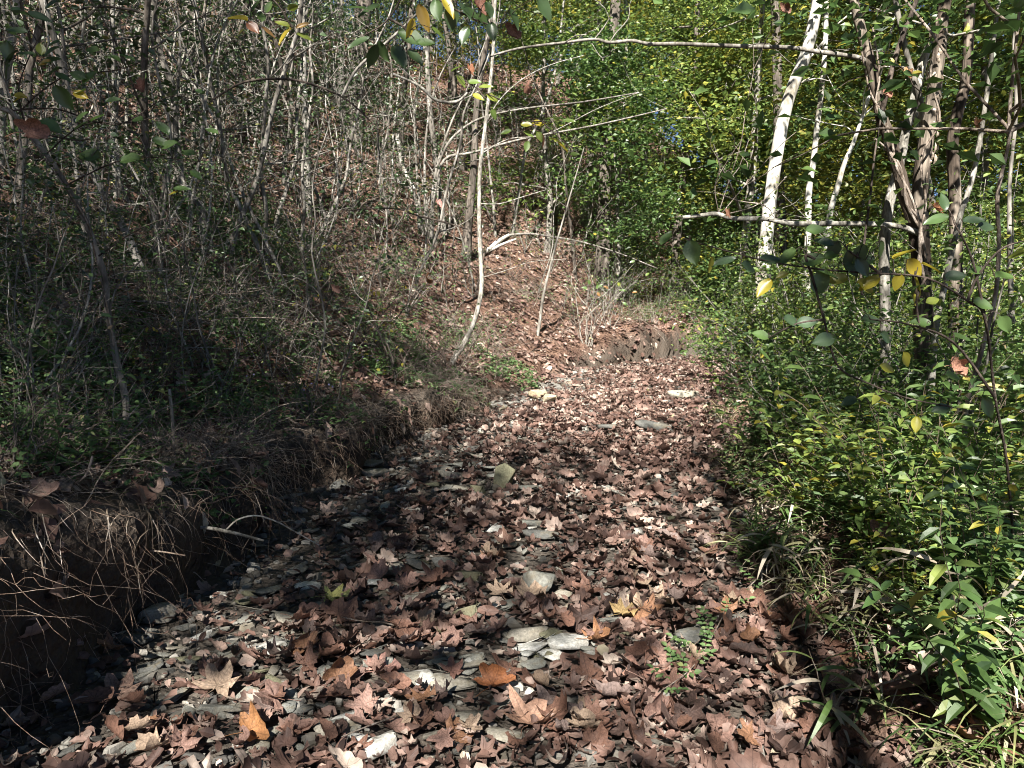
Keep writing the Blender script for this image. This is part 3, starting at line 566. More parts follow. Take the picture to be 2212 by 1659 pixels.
# ------------------------------------------------------------------ named trees of the slope
def up_extend(pts, n=3, L=2.2, seed=1):
    g = np.random.RandomState(seed); P = [np.array(tuple(p), float) for p in pts]; d = P[0] - P[1]; d /= np.linalg.norm(d); d = d + np.array([0, 0, .5])
    for k in range(n): d = d / np.linalg.norm(d) + g.randn(3) * .06; P.insert(0, P[0] + d * L)
    return P
def line(pts, D, base=False, drift=0.0):
    n = len(pts); out = []
    if base: b = hit(*pts[-1]); D = b.y
    for k, q in enumerate(pts):
        dd = D + drift * (n - 1 - k) / max(n - 1, 1) + (q[2] if len(q) > 2 else 0); out.append(at(q[0], q[1], dd))
    if base: out[-1] = b - Vector((0, 0, .12))
    return out, D
def crown_on(P, seed, nclump, clump, cl_r, leafL, leaf, tone, tmpl=RHOMB, nb=6, spread=1.5, T=None, top=.5):
    g = np.random.RandomState(seed); P = np.array([tuple(p) for p in P]); tips = []; m = len(P)
    for k in range(nb):
        i = g.randint(0, max(2, int(m * top))); a = g.rand() * 6.28; br = grow(P[i], (math.cos(a), math.sin(a), g.uniform(.2, .9)), spread * g.uniform(.5, 1.2), 6, .2, .02, g)
        if T is not None: T.add(br, [.012, .004], 4)
        tips += [br[3], br[5], br[6]]
    tips = np.array(tips)[g.randint(0, len(tips), nclump)]; n = nclump * clump
    pos = np.repeat(tips, clump, 0) + g.randn(n, 3) * cl_r * np.array([1, 1, .4]); L = leafL * g.uniform(.6, 1.3, n)
    return leafmesh('crown', tmpl, pos, rnddir(n, .4, g), g.randn(n, 3) * .55 + np.array([0, 0, 1.]), L, L * .6, np.clip(tone + g.randn(n) * .22, 0, 1), M[leaf])
def slope_tree(name, label, pts, wtop, wbase, bark, seed, ext=4, branches=(), crown=True, sides=9, cat='tree', base=True, D=None, leaf='dark', rough=.08):
    P, D = line(pts, D, base); Pe = up_extend(P, ext, 1.9, seed) if ext else P; t = thing(name, label, cat, P[-1]); off = P[-1]; T = Tubes()
    rad = lambda wpx: wpx / 2 / F * D
    rr = np.concatenate([np.linspace(rad(wtop) * .45, rad(wtop), ext + 1)[:-1], np.linspace(rad(wtop), rad(wbase), len(P))]) if ext else np.linspace(rad(wtop), rad(wbase), len(P)); rr[-1] *= 1.3
    sl = spline([Vector(tuple(p)) - off for p in Pe], 5); T.add(sl, rr, sides, rough)
    for b in branches:
        bp = [at(q[0], q[1], D + (q[2] if len(q) > 2 else 0)) - off for q in b[:-1]]; T.add(spline(bp, 4), [rad(b[-1]), rad(b[-1]) * .5], 5)
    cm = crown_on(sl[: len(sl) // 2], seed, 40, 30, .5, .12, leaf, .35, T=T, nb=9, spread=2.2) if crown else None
    obj('trunk', T.mesh('trunk', M[bark]), t)
    if cm: obj('crown', cm, t)
    return t
slope_tree('tree', 'pale slender tree at the left edge, leaning with its top out', [(38, 0), (22, 110), (8, 190), (2, 280), (-6, 360)], 15, 19, 'pale', 1)
slope_tree('tree', 'white-barked straight trunk, brightest on the dark slope', [(212, -10), (212, 60), (214, 115), (224, 165)], 18, 22, 'white', 2)
slope_tree('tree', 'thin pale tall trunk just right of the white trunk', [(244, 0), (246, 110), (247, 230), (252, 330), (256, 425)], 9, 12, 'pale', 3)
slope_tree('tree', 'crooked grey trunk with a kink and a side limb slanting up', [(328, 0), (338, 70), (352, 130), (370, 178), (376, 215), (379, 300), (388, 350), (392, 390), (412, 425), (434, 450), (436, 515)], 12, 18, 'grey', 4,
           branches=[[(370, 175), (400, 125), (425, 85), (450, 20), (462, -30), 5], [(376, 190), (345, 215), (318, 260), (305, 330), 4]])
slope_tree('tree', 'wide dark trunk with flared foot high on the slope', [(545, -10), (546, 50), (550, 100), (566, 150)], 32, 42, 'brown', 5, leaf='green')
slope_tree('tree', 'dark leaning trunk slanting up to the right', [(530, 20), (505, 90), (475, 130), (452, 200), (440, 245), (428, 290)], 13, 17, 'brown', 6)
slope_tree('tree', 'straight grey trunk, pale above and shaded below', [(655, 0), (655, 90), (658, 200), (662, 330), (666, 470)], 11, 15, 'pale', 7)
slope_tree('tree', 'shaggy broad trunk left of the slope centre', [(790, -10), (780, 70), (772, 170), (768, 270), (762, 310)], 32, 40, 'brown', 8)
slope_tree('tree', 'pale low trunk beside the shaggy broad trunk', [(737, 120), (738, 200), (744, 260), (752, 290)], 15, 20, 'grey', 9)
slope_tree('tree', 'mottled pale slender tree, curved at its foot over the creek bank', [(1071, 0), (1068, 60), (1065, 117), (1057, 200), (1047, 283), (1037, 367), (1035, 467), (1038, 553), (1040, 620), (1027, 686), (1003, 740), (968, 780)], 6, 11.5, 'pale', 10,
           branches=[[(1050, 265), (1080, 215), (1130, 170), (1190, 140), (1260, 120), 3], [(1043, 330), (1100, 300), (1180, 290), (1290, 235), (1380, 200), 2.5], [(1036, 440), (1080, 440), (1130, 425), (1180, 410), 2.5], [(1060, 180), (1010, 210), (960, 220), (920, 212), (905, 235), 3], [(1040, 600), (1090, 585), (1150, 565), (1220, 560), 2]])
slope_tree('tree', 'brown flaky trunk just left of the mottled pale tree', [(1040, 150), (1028, 250), (1025, 330), (1020, 400), (1012, 480), (1006, 560)], 12, 19, 'brown', 11)
slope_tree('sapling', 'thin bare sapling just right of the mottled pale tree', [(1040, 220), (1052, 310), (1060, 390), (1066, 440), (1070, 510)], 4, 6, 'grey', 12, 2, crown=False, cat='sapling')
slope_tree('sapling', 'thin grey sapling slanting up right above the broken limb', [(1205, 120), (1187, 200), (1160, 270), (1137, 320), (1122, 410), (1105, 510)], 5, 7, 'pale', 13, 2, cat='sapling')
slope_tree('sapling', 'bent sapling rising from the bank in front of the bare shrub', [(1215, 480), (1203, 520), (1190, 570), (1174, 636), (1168, 680), (1160, 722)], 4, 7, 'grey', 14, 1, crown=False, cat='sapling')
# the clump of stems left of the mottled tree: every stem a part
b0 = hit(932, 522); t = thing('stem_clump', 'clump of long thin grey stems fanning out and arching right', 'tree', b0)
for k, st in enumerate([[(1380, 200, -1), (1260, 220, -.6), (1130, 235, -.3), (1040, 255), (985, 290), (957, 330), (938, 390), (934, 522)], [(1440, 235, -1), (1290, 270, -.7), (1130, 300, -.4), (1020, 330, -.1), (960, 345), (938, 420), (930, 522)], [(1060, 60), (1010, 190), (977, 260), (957, 317), (940, 380), (926, 520)],
                        [(850, 120), (862, 180), (850, 290), (852, 380), (895, 420), (908, 520)], [(886, 200), (893, 240), (898, 330), (905, 430), (915, 522)], [(990, 90), (940, 190), (920, 300), (918, 420), (922, 522)], [(812, 110), (845, 130), (838, 280), (822, 350), (826, 430), (880, 523)]]):
    P = [at(q[0], q[1], b0.y + (q[2] if len(q) > 2 else 0)) - b0 for q in st]; T = Tubes(); T.add(spline(P, 4), np.linspace(1.2, 4.0, len(P)) / F * b0.y, 6)
    g1 = np.random.RandomState(k)
    for q in range(4):
        i_ = g1.randint(0, len(P) - 2); T.add(grow(P[i_], (g1.randn() + .8, g1.randn() * .4, .5), 1.1, 5, .2, .02, g1), [.006, .002], 3)
    obj('stem', T.mesh('stem', M['pale' if k == 3 else 'grey']), t)
# fallen broken limb
b0 = hit(1047, 545); t = thing('broken_limb', 'bleached broken limb lying across the slope behind the mottled pale tree', 'branch', b0)
D = b0.y - .3; T = Tubes(); T.add(spline([at(1040, 552, D) - b0, at(1060, 535, D) - b0, at(1078, 520, D) - b0, at(1100, 507, D) - b0], 4), np.array([3.5, 5, 4.5, 3]) / F * D, 7, .15); T.add(spline([at(1045, 548, D) - b0, at(1080, 530, D) - b0, at(1115, 516, D) - b0], 4), np.array([3, 3, 1.5]) / F * D, 6, .1); obj('splintered_end', T.mesh('splintered_end', M['white']), t)
T = Tubes(); T.add(spline([at(q[0], q[1], D) - b0 for q in ((1098, 508), (1140, 505), (1184, 510), (1257, 523), (1337, 547), (1420, 580))], 4), np.array([2.8, 2.4, 2, 1.5, 1]) / F * D, 5)
for q in ((1140, 505, 1180, 540, 1175, 570), (1257, 523, 1290, 470, 1330, 420), (1184, 510, 1210, 540, 1230, 575)): T.add(spline([at(q[0], q[1], D) - b0, at(q[2], q[3], D - .1) - b0, at(q[4], q[5], D - .2) - b0], 4), [.009, .004], 4)
obj('bare_bough', T.mesh('bare_bough', M['grey']), t)

# slim saplings over the slope, each its own object
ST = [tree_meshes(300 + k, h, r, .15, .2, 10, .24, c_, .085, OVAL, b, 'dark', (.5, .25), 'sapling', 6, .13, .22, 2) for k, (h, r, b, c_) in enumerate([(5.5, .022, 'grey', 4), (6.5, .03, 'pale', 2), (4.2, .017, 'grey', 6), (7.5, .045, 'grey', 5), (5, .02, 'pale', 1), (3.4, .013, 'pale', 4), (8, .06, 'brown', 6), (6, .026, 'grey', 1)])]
STN = ['grey', 'pale', 'grey', 'grey', 'pale', 'pale', 'brown', 'grey']
SP = [None] * 8; n = 0; tries = 0; placed = []
while n < 200 and tries < 9000:
    tries += 1; px, py = rs.uniform(-60, 1420), rs.uniform(95, 640)
    if py > 480 and rs.rand() < .6: continue
    p = hit(px, py); _, dl, dr = terrain(p.x, p.y)
    if dl[0] < 1.0 or p.y < 7.5 or p.y > 34 or any((p - q).length < .35 for q in placed): continue
    placed.append(p); k = rs.randint(8); s = rs.uniform(.8, 1.2); rot = (rs.normal() * .09, rs.normal() * .09, rs.rand() * 6.28)
    th = {0: 'slim', 1: 'slim', 2: 'thin', 3: 'sturdy', 4: 'slim', 5: 'wiry', 6: 'thick', 7: 'slim'}[k]
    lb = rel(p, f'{th} {STN[k]} sapling ' + ('leaning ' if abs(rot[0]) + abs(rot[1]) > .17 else 'upright ') + ('far up the slope' if p.y > 20 else 'midway up' if p.y > 12 else 'low on the slope'))
    if SP[k] is None: SP[k] = tree_thing('sapling', lb, 'sapling', ST[k], p, 0, s, 'saplings on the wooded slope'); SP[k].rotation_euler = rot
    else: dup(SP[k], p, rot, s, lb)
    n += 1

# ------------------------------------------------------------------ forest on the flat and the far slope, right of the creek
FT = [tree_meshes(400 + k, h, r, .07, cb, 18, .27, 52, .17, RHOMB, b, l, t_, 'forest', 7, .05, .55, 3, .35) for k, (h, r, cb, b, l, t_) in enumerate([(11, .11, .15, 'grey', 'wood', (.4, .22)), (14, .15, .22, 'grey', 'wood', (.55, .22)), (9, .08, .12, 'grey', 'green', (.4, .25)), (12, .12, .2, 'grey', 'yel', (.45, .25)), (16, .2, .3, 'brown', 'wood', (.45, .2)), (10, .09, .15, 'pale', 'yel', (.25, .2))])]
FN = ['grey-barked green', 'pale-trunked light green', 'dark green', 'yellow-leaved', 'tall brown-trunked', 'yellow-green']
FP = [None] * 6
FSPOT = [(1180, 26), (1260, 30), (1330, 24), (1400, 33), (1450, 27), (1500, 38), (1570, 30), (1620, 25), (1660, 36), (1730, 29), (1790, 40), (1850, 27), (1880, 34), (1950, 24), (2000, 38), (2060, 29), (2120, 22), (2170, 33), (2230, 27), (2090, 15), (2110, 16), (2230, 14), (1300, 40), (1080, 34), (980, 38), (1420, 44), (1700, 46), (1930, 47), (2100, 45), (1860, 18), (880, 42), (700, 44), (2290, 19), (1200, 46), (2260, 10.5), (560, 46), (1640, 42)] + [(-250 + 70 * k, 56 + (k * 7) % 17) for k in range(24)]
FSPOT += [(1540, 27, 5), (1600, 33, 3), (1480, 31, 0), (1830, 26, 3), (1885, 30, 3), (1570, 24, 1), (1700, 40, 5), (1640, 30, 3), (1530, 36, 5)]
for k, (px, D, *fq) in enumerate(FSPOT):
    x_ = (px - 1106) / F * D * 1.0; p = Vector((x_, D, H(x_, D))); q = fq[0] if fq else [0, 1, 2, 3, 4, 5, 0, 2, 1, 5][k % 10]; s = rs.uniform(.85, 1.15) * (1.35 if D > 55 else 1); rot = (rs.normal() * .04, rs.normal() * .04, rs.rand() * 6.28)
    lb = rel(p + Vector((0, 0, 4)), f'{FN[q]} tree ' + ('in the far wood' if D > 30 else 'beyond the creek'))
    if FP[q] is None: FP[q] = tree_thing('forest_tree', lb, 'tree', FT[q], p, 0, s, 'trees of the wood beyond the creek'); FP[q].rotation_euler = rot
    else: dup(FP[q], p, rot, s, lb)
slope_tree('sycamore_tree', 'thick leaning white trunk in sun, brightest of the wood', [(1768, -20), (1761, 33), (1741, 117), (1714, 183), (1694, 250), (1681, 317), (1668, 400), (1655, 520), (1640, 680)], 23, 29, 'white', 31, 3, D=12.6, base=False, crown=False, leaf='yel', branches=[[(1735, 140), (1775, 95), (1800, 60), (1850, 20), 6], [(1712, 185), (1760, 170), (1790, 175), 4]])
slope_tree('sycamore_tree', 'second slimmer white trunk right of the leaning white trunk', [(1784, 60), (1776, 183), (1764, 283), (1757, 350), (1747, 417), (1745, 520), (1740, 650)], 10, 15, 'white', 32, 3, D=13, base=False, leaf='yel')
slope_tree('sycamore_tree', 'short white slanting trunk low behind the second white trunk', [(1850, 290), (1825, 350), (1812, 395), (1790, 480), (1780, 640)], 8, 14, 'white', 33, 1, D=12.8, base=False, leaf='green')
slope_tree('forest_tree', 'dark straight trunk left of the leaning white trunk', [(1672, -20), (1676, 60), (1680, 200), (1684, 420), (1690, 660)], 16, 24, 'brown', 34, 2, D=22, base=False, leaf='green')
slope_tree('forest_tree', 'pale mottled trunk among leaves left of the dark straight trunk', [(1352, 20), (1350, 220), (1348, 290), (1345, 420), (1340, 600)], 8, 12, 'pale', 35, 2, D=27, base=False, leaf='green')
slope_tree('forest_tree', 'dark-barked trunk with pale patch left of the mottled forest trunk', [(1330, 10), (1318, 160), (1310, 220), (1306, 420), (1300, 600)], 22, 28, 'brown', 36, 2, D=25, base=False, leaf='green')

# taller trees with high crowns over the slope and along its top
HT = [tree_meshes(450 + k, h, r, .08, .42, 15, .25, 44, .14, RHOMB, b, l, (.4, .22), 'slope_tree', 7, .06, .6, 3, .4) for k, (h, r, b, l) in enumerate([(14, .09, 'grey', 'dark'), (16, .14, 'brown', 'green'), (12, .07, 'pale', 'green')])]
HN = ['grey', 'thick brown', 'slim pale']; HP = [None] * 3
for k, (px, D) in enumerate([(90, 20), (160, 19), (290, 22), (350, 27), (430, 18), (480, 31), (600, 24), (640, 33), (720, 29), (800, 36), (870, 26), (900, 33), (960, 22), (1000, 30), (1120, 36), (60, 31), (210, 34), (400, 38), (1240, 36), (700, 40), (560, 41), (-120, 24), (1000, 42), (860, 44), (1150, 44), (1300, 34), (300, 44), (120, 42), (480, 46), (760, 47), (940, 49), (1090, 50), (200, 50), (400, 52), (600, 53), (830, 55), (1000, 56), (-40, 50), (1200, 55), (60, 47), (340, 48), (520, 36), (680, 50), (250, 28), (20, 40)] ):
    x_ = (px - 1106) / F * D; p = Vector((x_, D, H(x_, D))); q = k % 3; s = rs.uniform(.85, 1.15); rot = (rs.normal() * .05, rs.normal() * .05, rs.rand() * 6.28)
    lb = rel(p + Vector((0, 0, 1)), f'{HN[q]} tree ' + ('along the slope top' if D > 30 else 'on the slope'))
    if HP[q] is None: HP[q] = tree_thing('slope_tree', lb, 'tree', HT[q], p, 0, s, 'tall trees of the slope'); HP[q].rotation_euler = rot
    else: dup(HP[q], p, rot, s, lb)

# ------------------------------------------------------------------ the vine-wrapped multi-stem tree on the right bank
D = 6.4; b0 = Vector((at(1988, 900, D).x, D, H(at(1988, 900, D).x, D))); t = thing('vine_wrapped_tree', 'multi-stemmed shaggy tree wound with vines on the right bank', 'tree', b0)
def stem(name, pts, w0, w1, mat, k=8, dd=0, rough=.12, twigs=0, parent=None, seed=0):
    P = [at(q[0], q[1], D + dd + (q[2] if len(q) > 2 else 0)) - b0 for q in pts]; T = Tubes(); T.add(spline(P, 5), np.linspace(w0, w1, len(P)) / 2 / F * D, k, rough); g = np.random.RandomState(seed + 5)
    for q in range(twigs):
        i_ = g.randint(1, len(P) - 1); v = P[i_] - P[i_ - 1]; T.add(grow(P[i_], (v.x * 2 + g.randn() * .35, g.randn() * .4, v.z * 2 + g.randn() * .35), g.uniform(.3, .9), 6, .25, .03, g), [.006, .002], 3)
    return obj(name, T.mesh(name, M[mat]), parent or t)
stem('stem', [(1800, -260), (1835, -60), (1844, 0), (1861, 67), (1884, 150), (1897, 217), (1904, 253), (1921, 300), (1941, 367), (1954, 417), (1974, 483), (1985, 560), (1990, 700), (1990, 990)], 16, 32, 'shaggy', 9, -.1)
stem('stem', [(2010, -180), (1985, -20), (1954, 67), (1931, 133), (1911, 217), (1897, 253)], 8, 12, 'darkt', 7, -.15, twigs=5)
stem('stem', [(2075, -220), (2042, -20), (2021, 67), (1994, 133), (1974, 217), (1957, 283), (1944, 350), (1924, 427), (1911, 520), (1912, 700), (1915, 985)], 15, 24, 'pale', 9, .25)
stem('stem', [(2060, -220), (2040, 0), (2021, 167), (2007, 267), (1994, 350), (1984, 450), (1990, 533), (1996, 700), (1998, 985)], 24, 38, 'shaggy', 10, 0, .22)
stem('stem', [(1905, -200), (1934, 0), (1951, 83), (1967, 150), (1984, 200), (1996, 300)], 10, 14, 'grey', 7, .2)
stem('limb', [(1060, 122, -.1), (1074, 117), (1130, 103), (1220, 92), (1284, 85), (1317, 92), (1364, 88), (1404, 95), (1474, 95), (1607, 100), (1707, 103), (1774, 113), (1857, 125), (1880, 140)], 4, 10, 'grey', 7, -.1, twigs=9, seed=3)
l_ = stem('dead_limb', [(1474, 470), (1510, 466), (1547, 462), (1584, 472), (1657, 473), (1707, 483), (1807, 483), (1907, 485), (1957, 493), (1985, 505)], 8, 13, 'pale', 8, -.15, .15, twigs=3, seed=4); l_['label'] = 'bleached dead side limb'
for q in ([(1553, 458), (1575, 390), (1600, 310), (1612, 230), (1628, 150), (1625, 60)], [(1560, 460), (1610, 400), (1680, 320), (1720, 285)], [(1552, 458), (1545, 400), (1570, 350), (1600, 305)], [(1572, 462), (1640, 440), (1700, 380)]): stem('sprout', q, 2.2, 1.2, 'twig', 4, -.15, 0, twigs=2, parent=None, seed=q[1][0])
for k, q in enumerate([[(1885, 60), (1900, 160), (1893, 230), (1925, 300), (1936, 360), (1966, 420), (1985, 480), (2000, 560)], [(1860, 100), (1880, 200), (1915, 260), (1912, 310), (1950, 380), (1958, 440), (1992, 500)], [(2035, 40), (2010, 160), (2030, 260), (1990, 340), (2000, 440), (1985, 520), (2005, 650)], [(1890, 300), (1925, 330), (1948, 370), (1960, 440), (1990, 490), (1975, 620)], [(1905, 245), (1890, 330), (1880, 420), (1870, 500), (1860, 580), (1862, 640)]]):
    stem('vine', q, 4, 6, 'twig' if k < 4 else 'darkt', 5, -.22, .1, seed=k)
g1 = np.random.RandomState(8); n = 150; tt = g1.rand(n); A = np.array([tuple(at(2030 - 45 * u, 20 + 620 * u, D) - b0) for u in tt]); th = g1.rand(n) * 6.28
pk = A + np.stack([np.cos(th), np.sin(th), 0 * th], 1) * .06
kind(obj('peeling_bark', leafmesh('peeling_bark', strip(4, 1.2), pk, np.stack([np.cos(th) * .5, np.sin(th) * .5, -np.ones(n)], 1), np.stack([np.cos(th), np.sin(th), np.ones(n) * .3], 1), g1.uniform(.04, .14, n), g1.uniform(.015, .04, n), g1.rand(n), M['straw']), t), 'stuff')
tp = np.array([tuple(at(g1.uniform(1850, 2150), g1.uniform(-300, 120), D + g1.randn() * .6) - b0) for k in range(60)]); n = 60 * 14; pos = np.repeat(tp, 14, 0) + g1.randn(n, 3) * .16; L = g1.uniform(.05, .1, n)
obj('foliage', leafmesh('foliage', OVAL, pos, rnddir(n, .5, g1), g1.randn(n, 3) * .6 + np.array([0, 0, 1.]), L, L * .55, np.clip(.5 + g1.randn(n) * .25, 0, 1), M['green']), t)
D2 = 7.6
slope_tree('tree', 'bent brown trunk with pale foot behind the vine-wrapped tree', [(2100, -40), (2094, 33), (2087, 167), (2067, 250), (2057, 317), (2060, 363), (2064, 500), (2066, 900)], 18, 27, 'shaggy', 41, 2, D=D2, base=False, leaf='green')
slope_tree('sapling', 'slanting pale stem right of the vine-wrapped tree', [(2150, 60), (2135, 180), (2117, 300), (2101, 383), (2074, 467), (2054, 553), (2040, 620), (2021, 713), (2005, 930)], 8, 14, 'pale', 42, 2, D=6.0, base=False, leaf='green', cat='sapling')
slope_tree('sapling', 'knotty light stem at the far edge of the right bank thicket', [(2186, 180), (2180, 300), (2155, 420), (2158, 520), (2150, 640), (2120, 760), (2085, 900), (2090, 1080)], 7, 10, 'twig', 43, 1, D=4.6, base=False, leaf='green', cat='sapling')
slope_tree('sapling', 'thin dark stem leaning in at the upper corner of the thicket', [(2205, -20), (2190, 90), (2195, 240), (2180, 420), (2186, 700)], 6, 9, 'grey', 44, 1, D=6.6, base=False, leaf='green', cat='sapling')

# ------------------------------------------------------------------ shrubs, brambles
def shrub_meshes(seed, h, ns, spread, leafN, leafL, tmpl, leaf, tone, bark='grey', nm='shrub', tw=4):
    g = np.random.RandomState(seed); T = Tubes(); tips = []
    for k in range(ns):
        a = g.rand() * 6.28; P = grow((g.randn() * .06, g.randn() * .06, -.05), (math.cos(a) * spread, math.sin(a) * spread, 1), h * g.uniform(.6, 1.1), 8, .13, -.02, g); T.add(P, [h * .006 + .003, .003], 4)
        for q in range(tw):
            j = g.randint(2, 8); e = grow(P[j], P[j] - P[j - 1] + g.randn(3) * .25 * h / 4, h * .3, 4, .2, -.02, g); T.add(e, [.004, .0015], 3); tips += [e[1], e[2], e[3], e[4]]
        tips += [P[5], P[7], P[8]]
    tips = np.array(tips); n = leafN; pos = tips[g.randint(0, len(tips), n)] + g.randn(n, 3) * .07 * h * np.array([1, 1, .5]); pos[:, 2] = np.maximum(pos[:, 2], .03); L = leafL * g.uniform(.55, 1.3, n)
    return T.mesh(nm + '_stems', M[bark]), leafmesh(nm + '_foliage', tmpl, pos, rnddir(n, .45, g), g.randn(n, 3) * .5 + np.array([0, -.2, 1.]), L, L * .58, np.clip(tone + g.randn(n) * .24, 0, 1), M[leaf]) if n else None
US = [shrub_meshes(500 + k, *a) for k, a in enumerate([(2.6, 9, .5, 1500, 0.098, OVAL, 'green', .45), (3.4, 8, .4, 1700, .085, OVAL, 'wood', .45), (2.0, 10, .7, 1300, 0.078, OVAL, 'weed', .5), (3.8, 7, .35, 1500, .09, OVAL, 'green', .5), (1.5, 9, .8, 1000, 0.072, OVAL, 'weed', .62), (3.0, 9, .5, 1400, .08, OVAL, 'yel', .2)])]
UN = ['green bushy', 'bright leafy', 'dense low', 'tall dark green', 'short light green', 'yellowing']
UP = [None] * 6; n = 0; tries = 0; placed = []
def put_shrub(k, p, s, where):
    lb = rel(p + Vector((0, 0, 1)), f'{UN[k]} shrub {where}'); rot = (0, 0, rs.rand() * 6.28)
    if UP[k] is None: UP[k] = tree_thing('shrub', lb, 'shrub', US[k], p, 0, s, 'shrubs along the creek', ('stems', 'foliage')); UP[k].rotation_euler = rot
    else: dup(UP[k], p, rot, s, lb)
while n < 95 and tries < 5000:
    tries += 1; D = 5.5 + 22 * rs.rand() ** 1.3; px = rs.uniform(1330, 2330); x_ = (px - 1106) / F * D; _, dl, dr = terrain(x_, D)
    if dr[0] < (.75 if D < 9 else 2.0) or any(math.hypot(x_ - q.x, D - q.y) < .55 + .02 * D for q in placed): continue
    if D < 9 and rs.rand() < .55: n += 1; continue
    p = Vector((x_, D, H(x_, D))); placed.append(p); k = rs.randint(6) if D > 9 else [0, 2, 4, 4, 2, 1][rs.randint(6)]
    put_shrub(k, p, rs.uniform(.8, 1.15) * (1 if D > 9 else .75), 'on the flat bank'); n += 1
for px, py, k, s in [(1330, 560, 0, .8), (1400, 600, 3, .7), (1460, 620, 0, .8), (1520, 600, 2, 1), (1560, 640, 2, .9), (1500, 540, 3, .8), (1420, 500, 1, .8), (1350, 470, 3, .8), (1280, 500, 2, .8), (1600, 600, 1, .8), (1450, 430, 3, .9), (1240, 420, 5, .7), (1380, 400, 1, .9), (1180, 360, 2, .9), (1540, 480, 0, 1), (1440, 692, 2, .55), (1500, 690, 0, .55), (1390, 700, 2, .5), (1555, 680, 0, .6), (1470, 650, 3, .5), (1530, 640, 2, .7)]:
    put_shrub(k, hit(px, py), s, 'on the far bank')
for px, D, k, s in [(1640, 11.6, 1, .7), (1700, 11.2, 3, .62), (1755, 11.8, 1, .75), (1600, 15, 0, 1.0), (1800, 11.0, 3, .65), (1860, 12, 1, .8), (1690, 21.8, 1, 1.1), (1640, 23.5, 3, 1.1), (1540, 26.5, 0, 1.2), (1480, 27.5, 3, 1.1)]:
    x_ = (px - 1106) / F * D; put_shrub(k, Vector((x_, D, H(x_, D))), s, 'before the white trunks' if D < 18 else 'closing the creek end')
n = 0
while n < 34:
    px, py = rs.uniform(1180, 1640), rs.uniform(330, 690); p = hit(px, py); _, dl, dr = terrain(p.x, p.y)
    if dl[0] < .5 or p.y < 11 or (px < 1330 and py > 520): n += 1 if rs.rand() < .01 else 0; continue
    put_shrub([0, 2, 3, 5, 1, 2][rs.randint(6)], p, rs.uniform(.45, .8), 'on the far slope'); n += 1
def bramble_mesh(seed, n, L, nm='bramble'):
    g = np.random.RandomState(seed); T = Tubes()
    for k in range(n):
        a = g.rand() * 6.28; P = grow((g.randn() * .25, g.randn() * .25, 0), (math.cos(a) * .8, math.sin(a) * .8, g.uniform(.3, 1.3)), L * g.uniform(.5, 1.2), 9, .16, -.11, g); T.add(P, [.006, .002], 4)
        for q in range(4): j = g.randint(2, 9); T.add(grow(P[j], g.randn(3) + np.array([0, 0, .2]), L * .22, 4, .25, -.04, g), [.003, .0012], 3)
    return T.mesh(nm, M['twig'])
BM = [bramble_mesh(600 + k, n_, L_) for k, (n_, L_) in enumerate([(26, 1.3), (20, 1.7), (32, 1.0)])]
for k, (px, py, s, lb) in enumerate([(960, 800, 1.0, 'tangle of bare pale canes spilling over the bank below the mottled tree'), (1060, 770, .8, 'bare bramble tangle right of the mottled tree foot'), (880, 800, .9, 'bare canes drooping over the dark undercut bank, left end of the tangle'), (740, 590, 1.0, 'pinkish bare bramble on the slope above the asters'), (700, 520, .9, 'grey bramble higher up the slope, above the pinkish one'),
                                     (860, 600, .9, 'loose bare canes beside the big brown hanging leaf'), (1310, 600, 1.2, 'twiggy bare tangle in front of the far green bank'), (1120, 640, .9, 'sparse bare canes behind the bent bank sapling'), (1420, 540, 1.2, 'long bare twigs across the far bank shrubs'), (600, 720, .8, 'low bare canes among green weeds on the bank'), (400, 700, .9, 'thin bare canes near the bent sapling'), (130, 720, .9, 'bare cane tangle at the left end of the bank top'), (1230, 560, 1.0, 'grey twig tangle right of the broken limb'), (1560, 350, 1.4, 'arching bare twigs above the dead side limb')]):
    p = hit(px, py); o = obj('bramble', BM[k % 3], loc=p); o.rotation_euler = (0, 0, k * 1.3); s *= 1 if p.y < 9 else 1.25; o.scale = (s,) * 3; tag(o, lb, 'bramble', 'bare brambles')
n = 0
while n < 26:
    y_ = rs.uniform(2.6, 11.5); x_ = float(np.interp(y_, LB[:, 1], LB[:, 0])) - rs.uniform(.05, .35); p = Vector((x_, y_, H(x_, y_))); _, dl, dr = terrain(x_, y_)
    if dl[0] < .08: continue
    o = obj('bramble', BM[n % 3], loc=p); s = rs.uniform(.35, .65) * (1 if y_ < 6 else 1.2); o.scale = (s, s, s * .8); o.rotation_euler = (rs.normal() * .2, .35, rs.rand() * 6.28); tag(o, rel(p, 'bare canes hanging over the bank'), 'bramble', 'canes hanging over the bank'); n += 1
WS = {}; n = 0
while n < 34:
    px, py = rs.uniform(-30, 900), rs.uniform(480, 960); p = hit(px, py); _, dl, dr = terrain(p.x, p.y)
    if dl[0] < .35 or p.y > 9.5: continue
    k = [2, 5, 4, 0][rs.randint(4)]; s = rs.uniform(.3, .6); dup(SP[k], p, (rs.normal() * .12, rs.normal() * .12, rs.rand() * 6.28), s, rel(p, f'wispy young {STN[k]} seedling tree')); n += 1
BP = obj('brush', bramble_mesh(640, 9, 1.3, 'brush'), loc=hit(300, 560)); tag(BP, 'dry twiggy brush right of the bent sapling, first up the slope', 'brush', 'dry brush on the slope'); n = 1
while n < 62:
    px, py = rs.uniform(-40, 1450), rs.uniform(200, 800); p = hit(px, py); _, dl, dr = terrain(p.x, p.y)
    if dl[0] < .6 or p.y > 26: continue
    o = BP.copy(); COL.objects.link(o); o.location = p; o.rotation_euler = (0, 0, rs.rand() * 6.28); s = rs.uniform(.6, 1.1) * (1 if p.y < 12 else 1.3); o.scale = (s, s, s); o['label'] = rel(p, 'dry twiggy brush'); n += 1
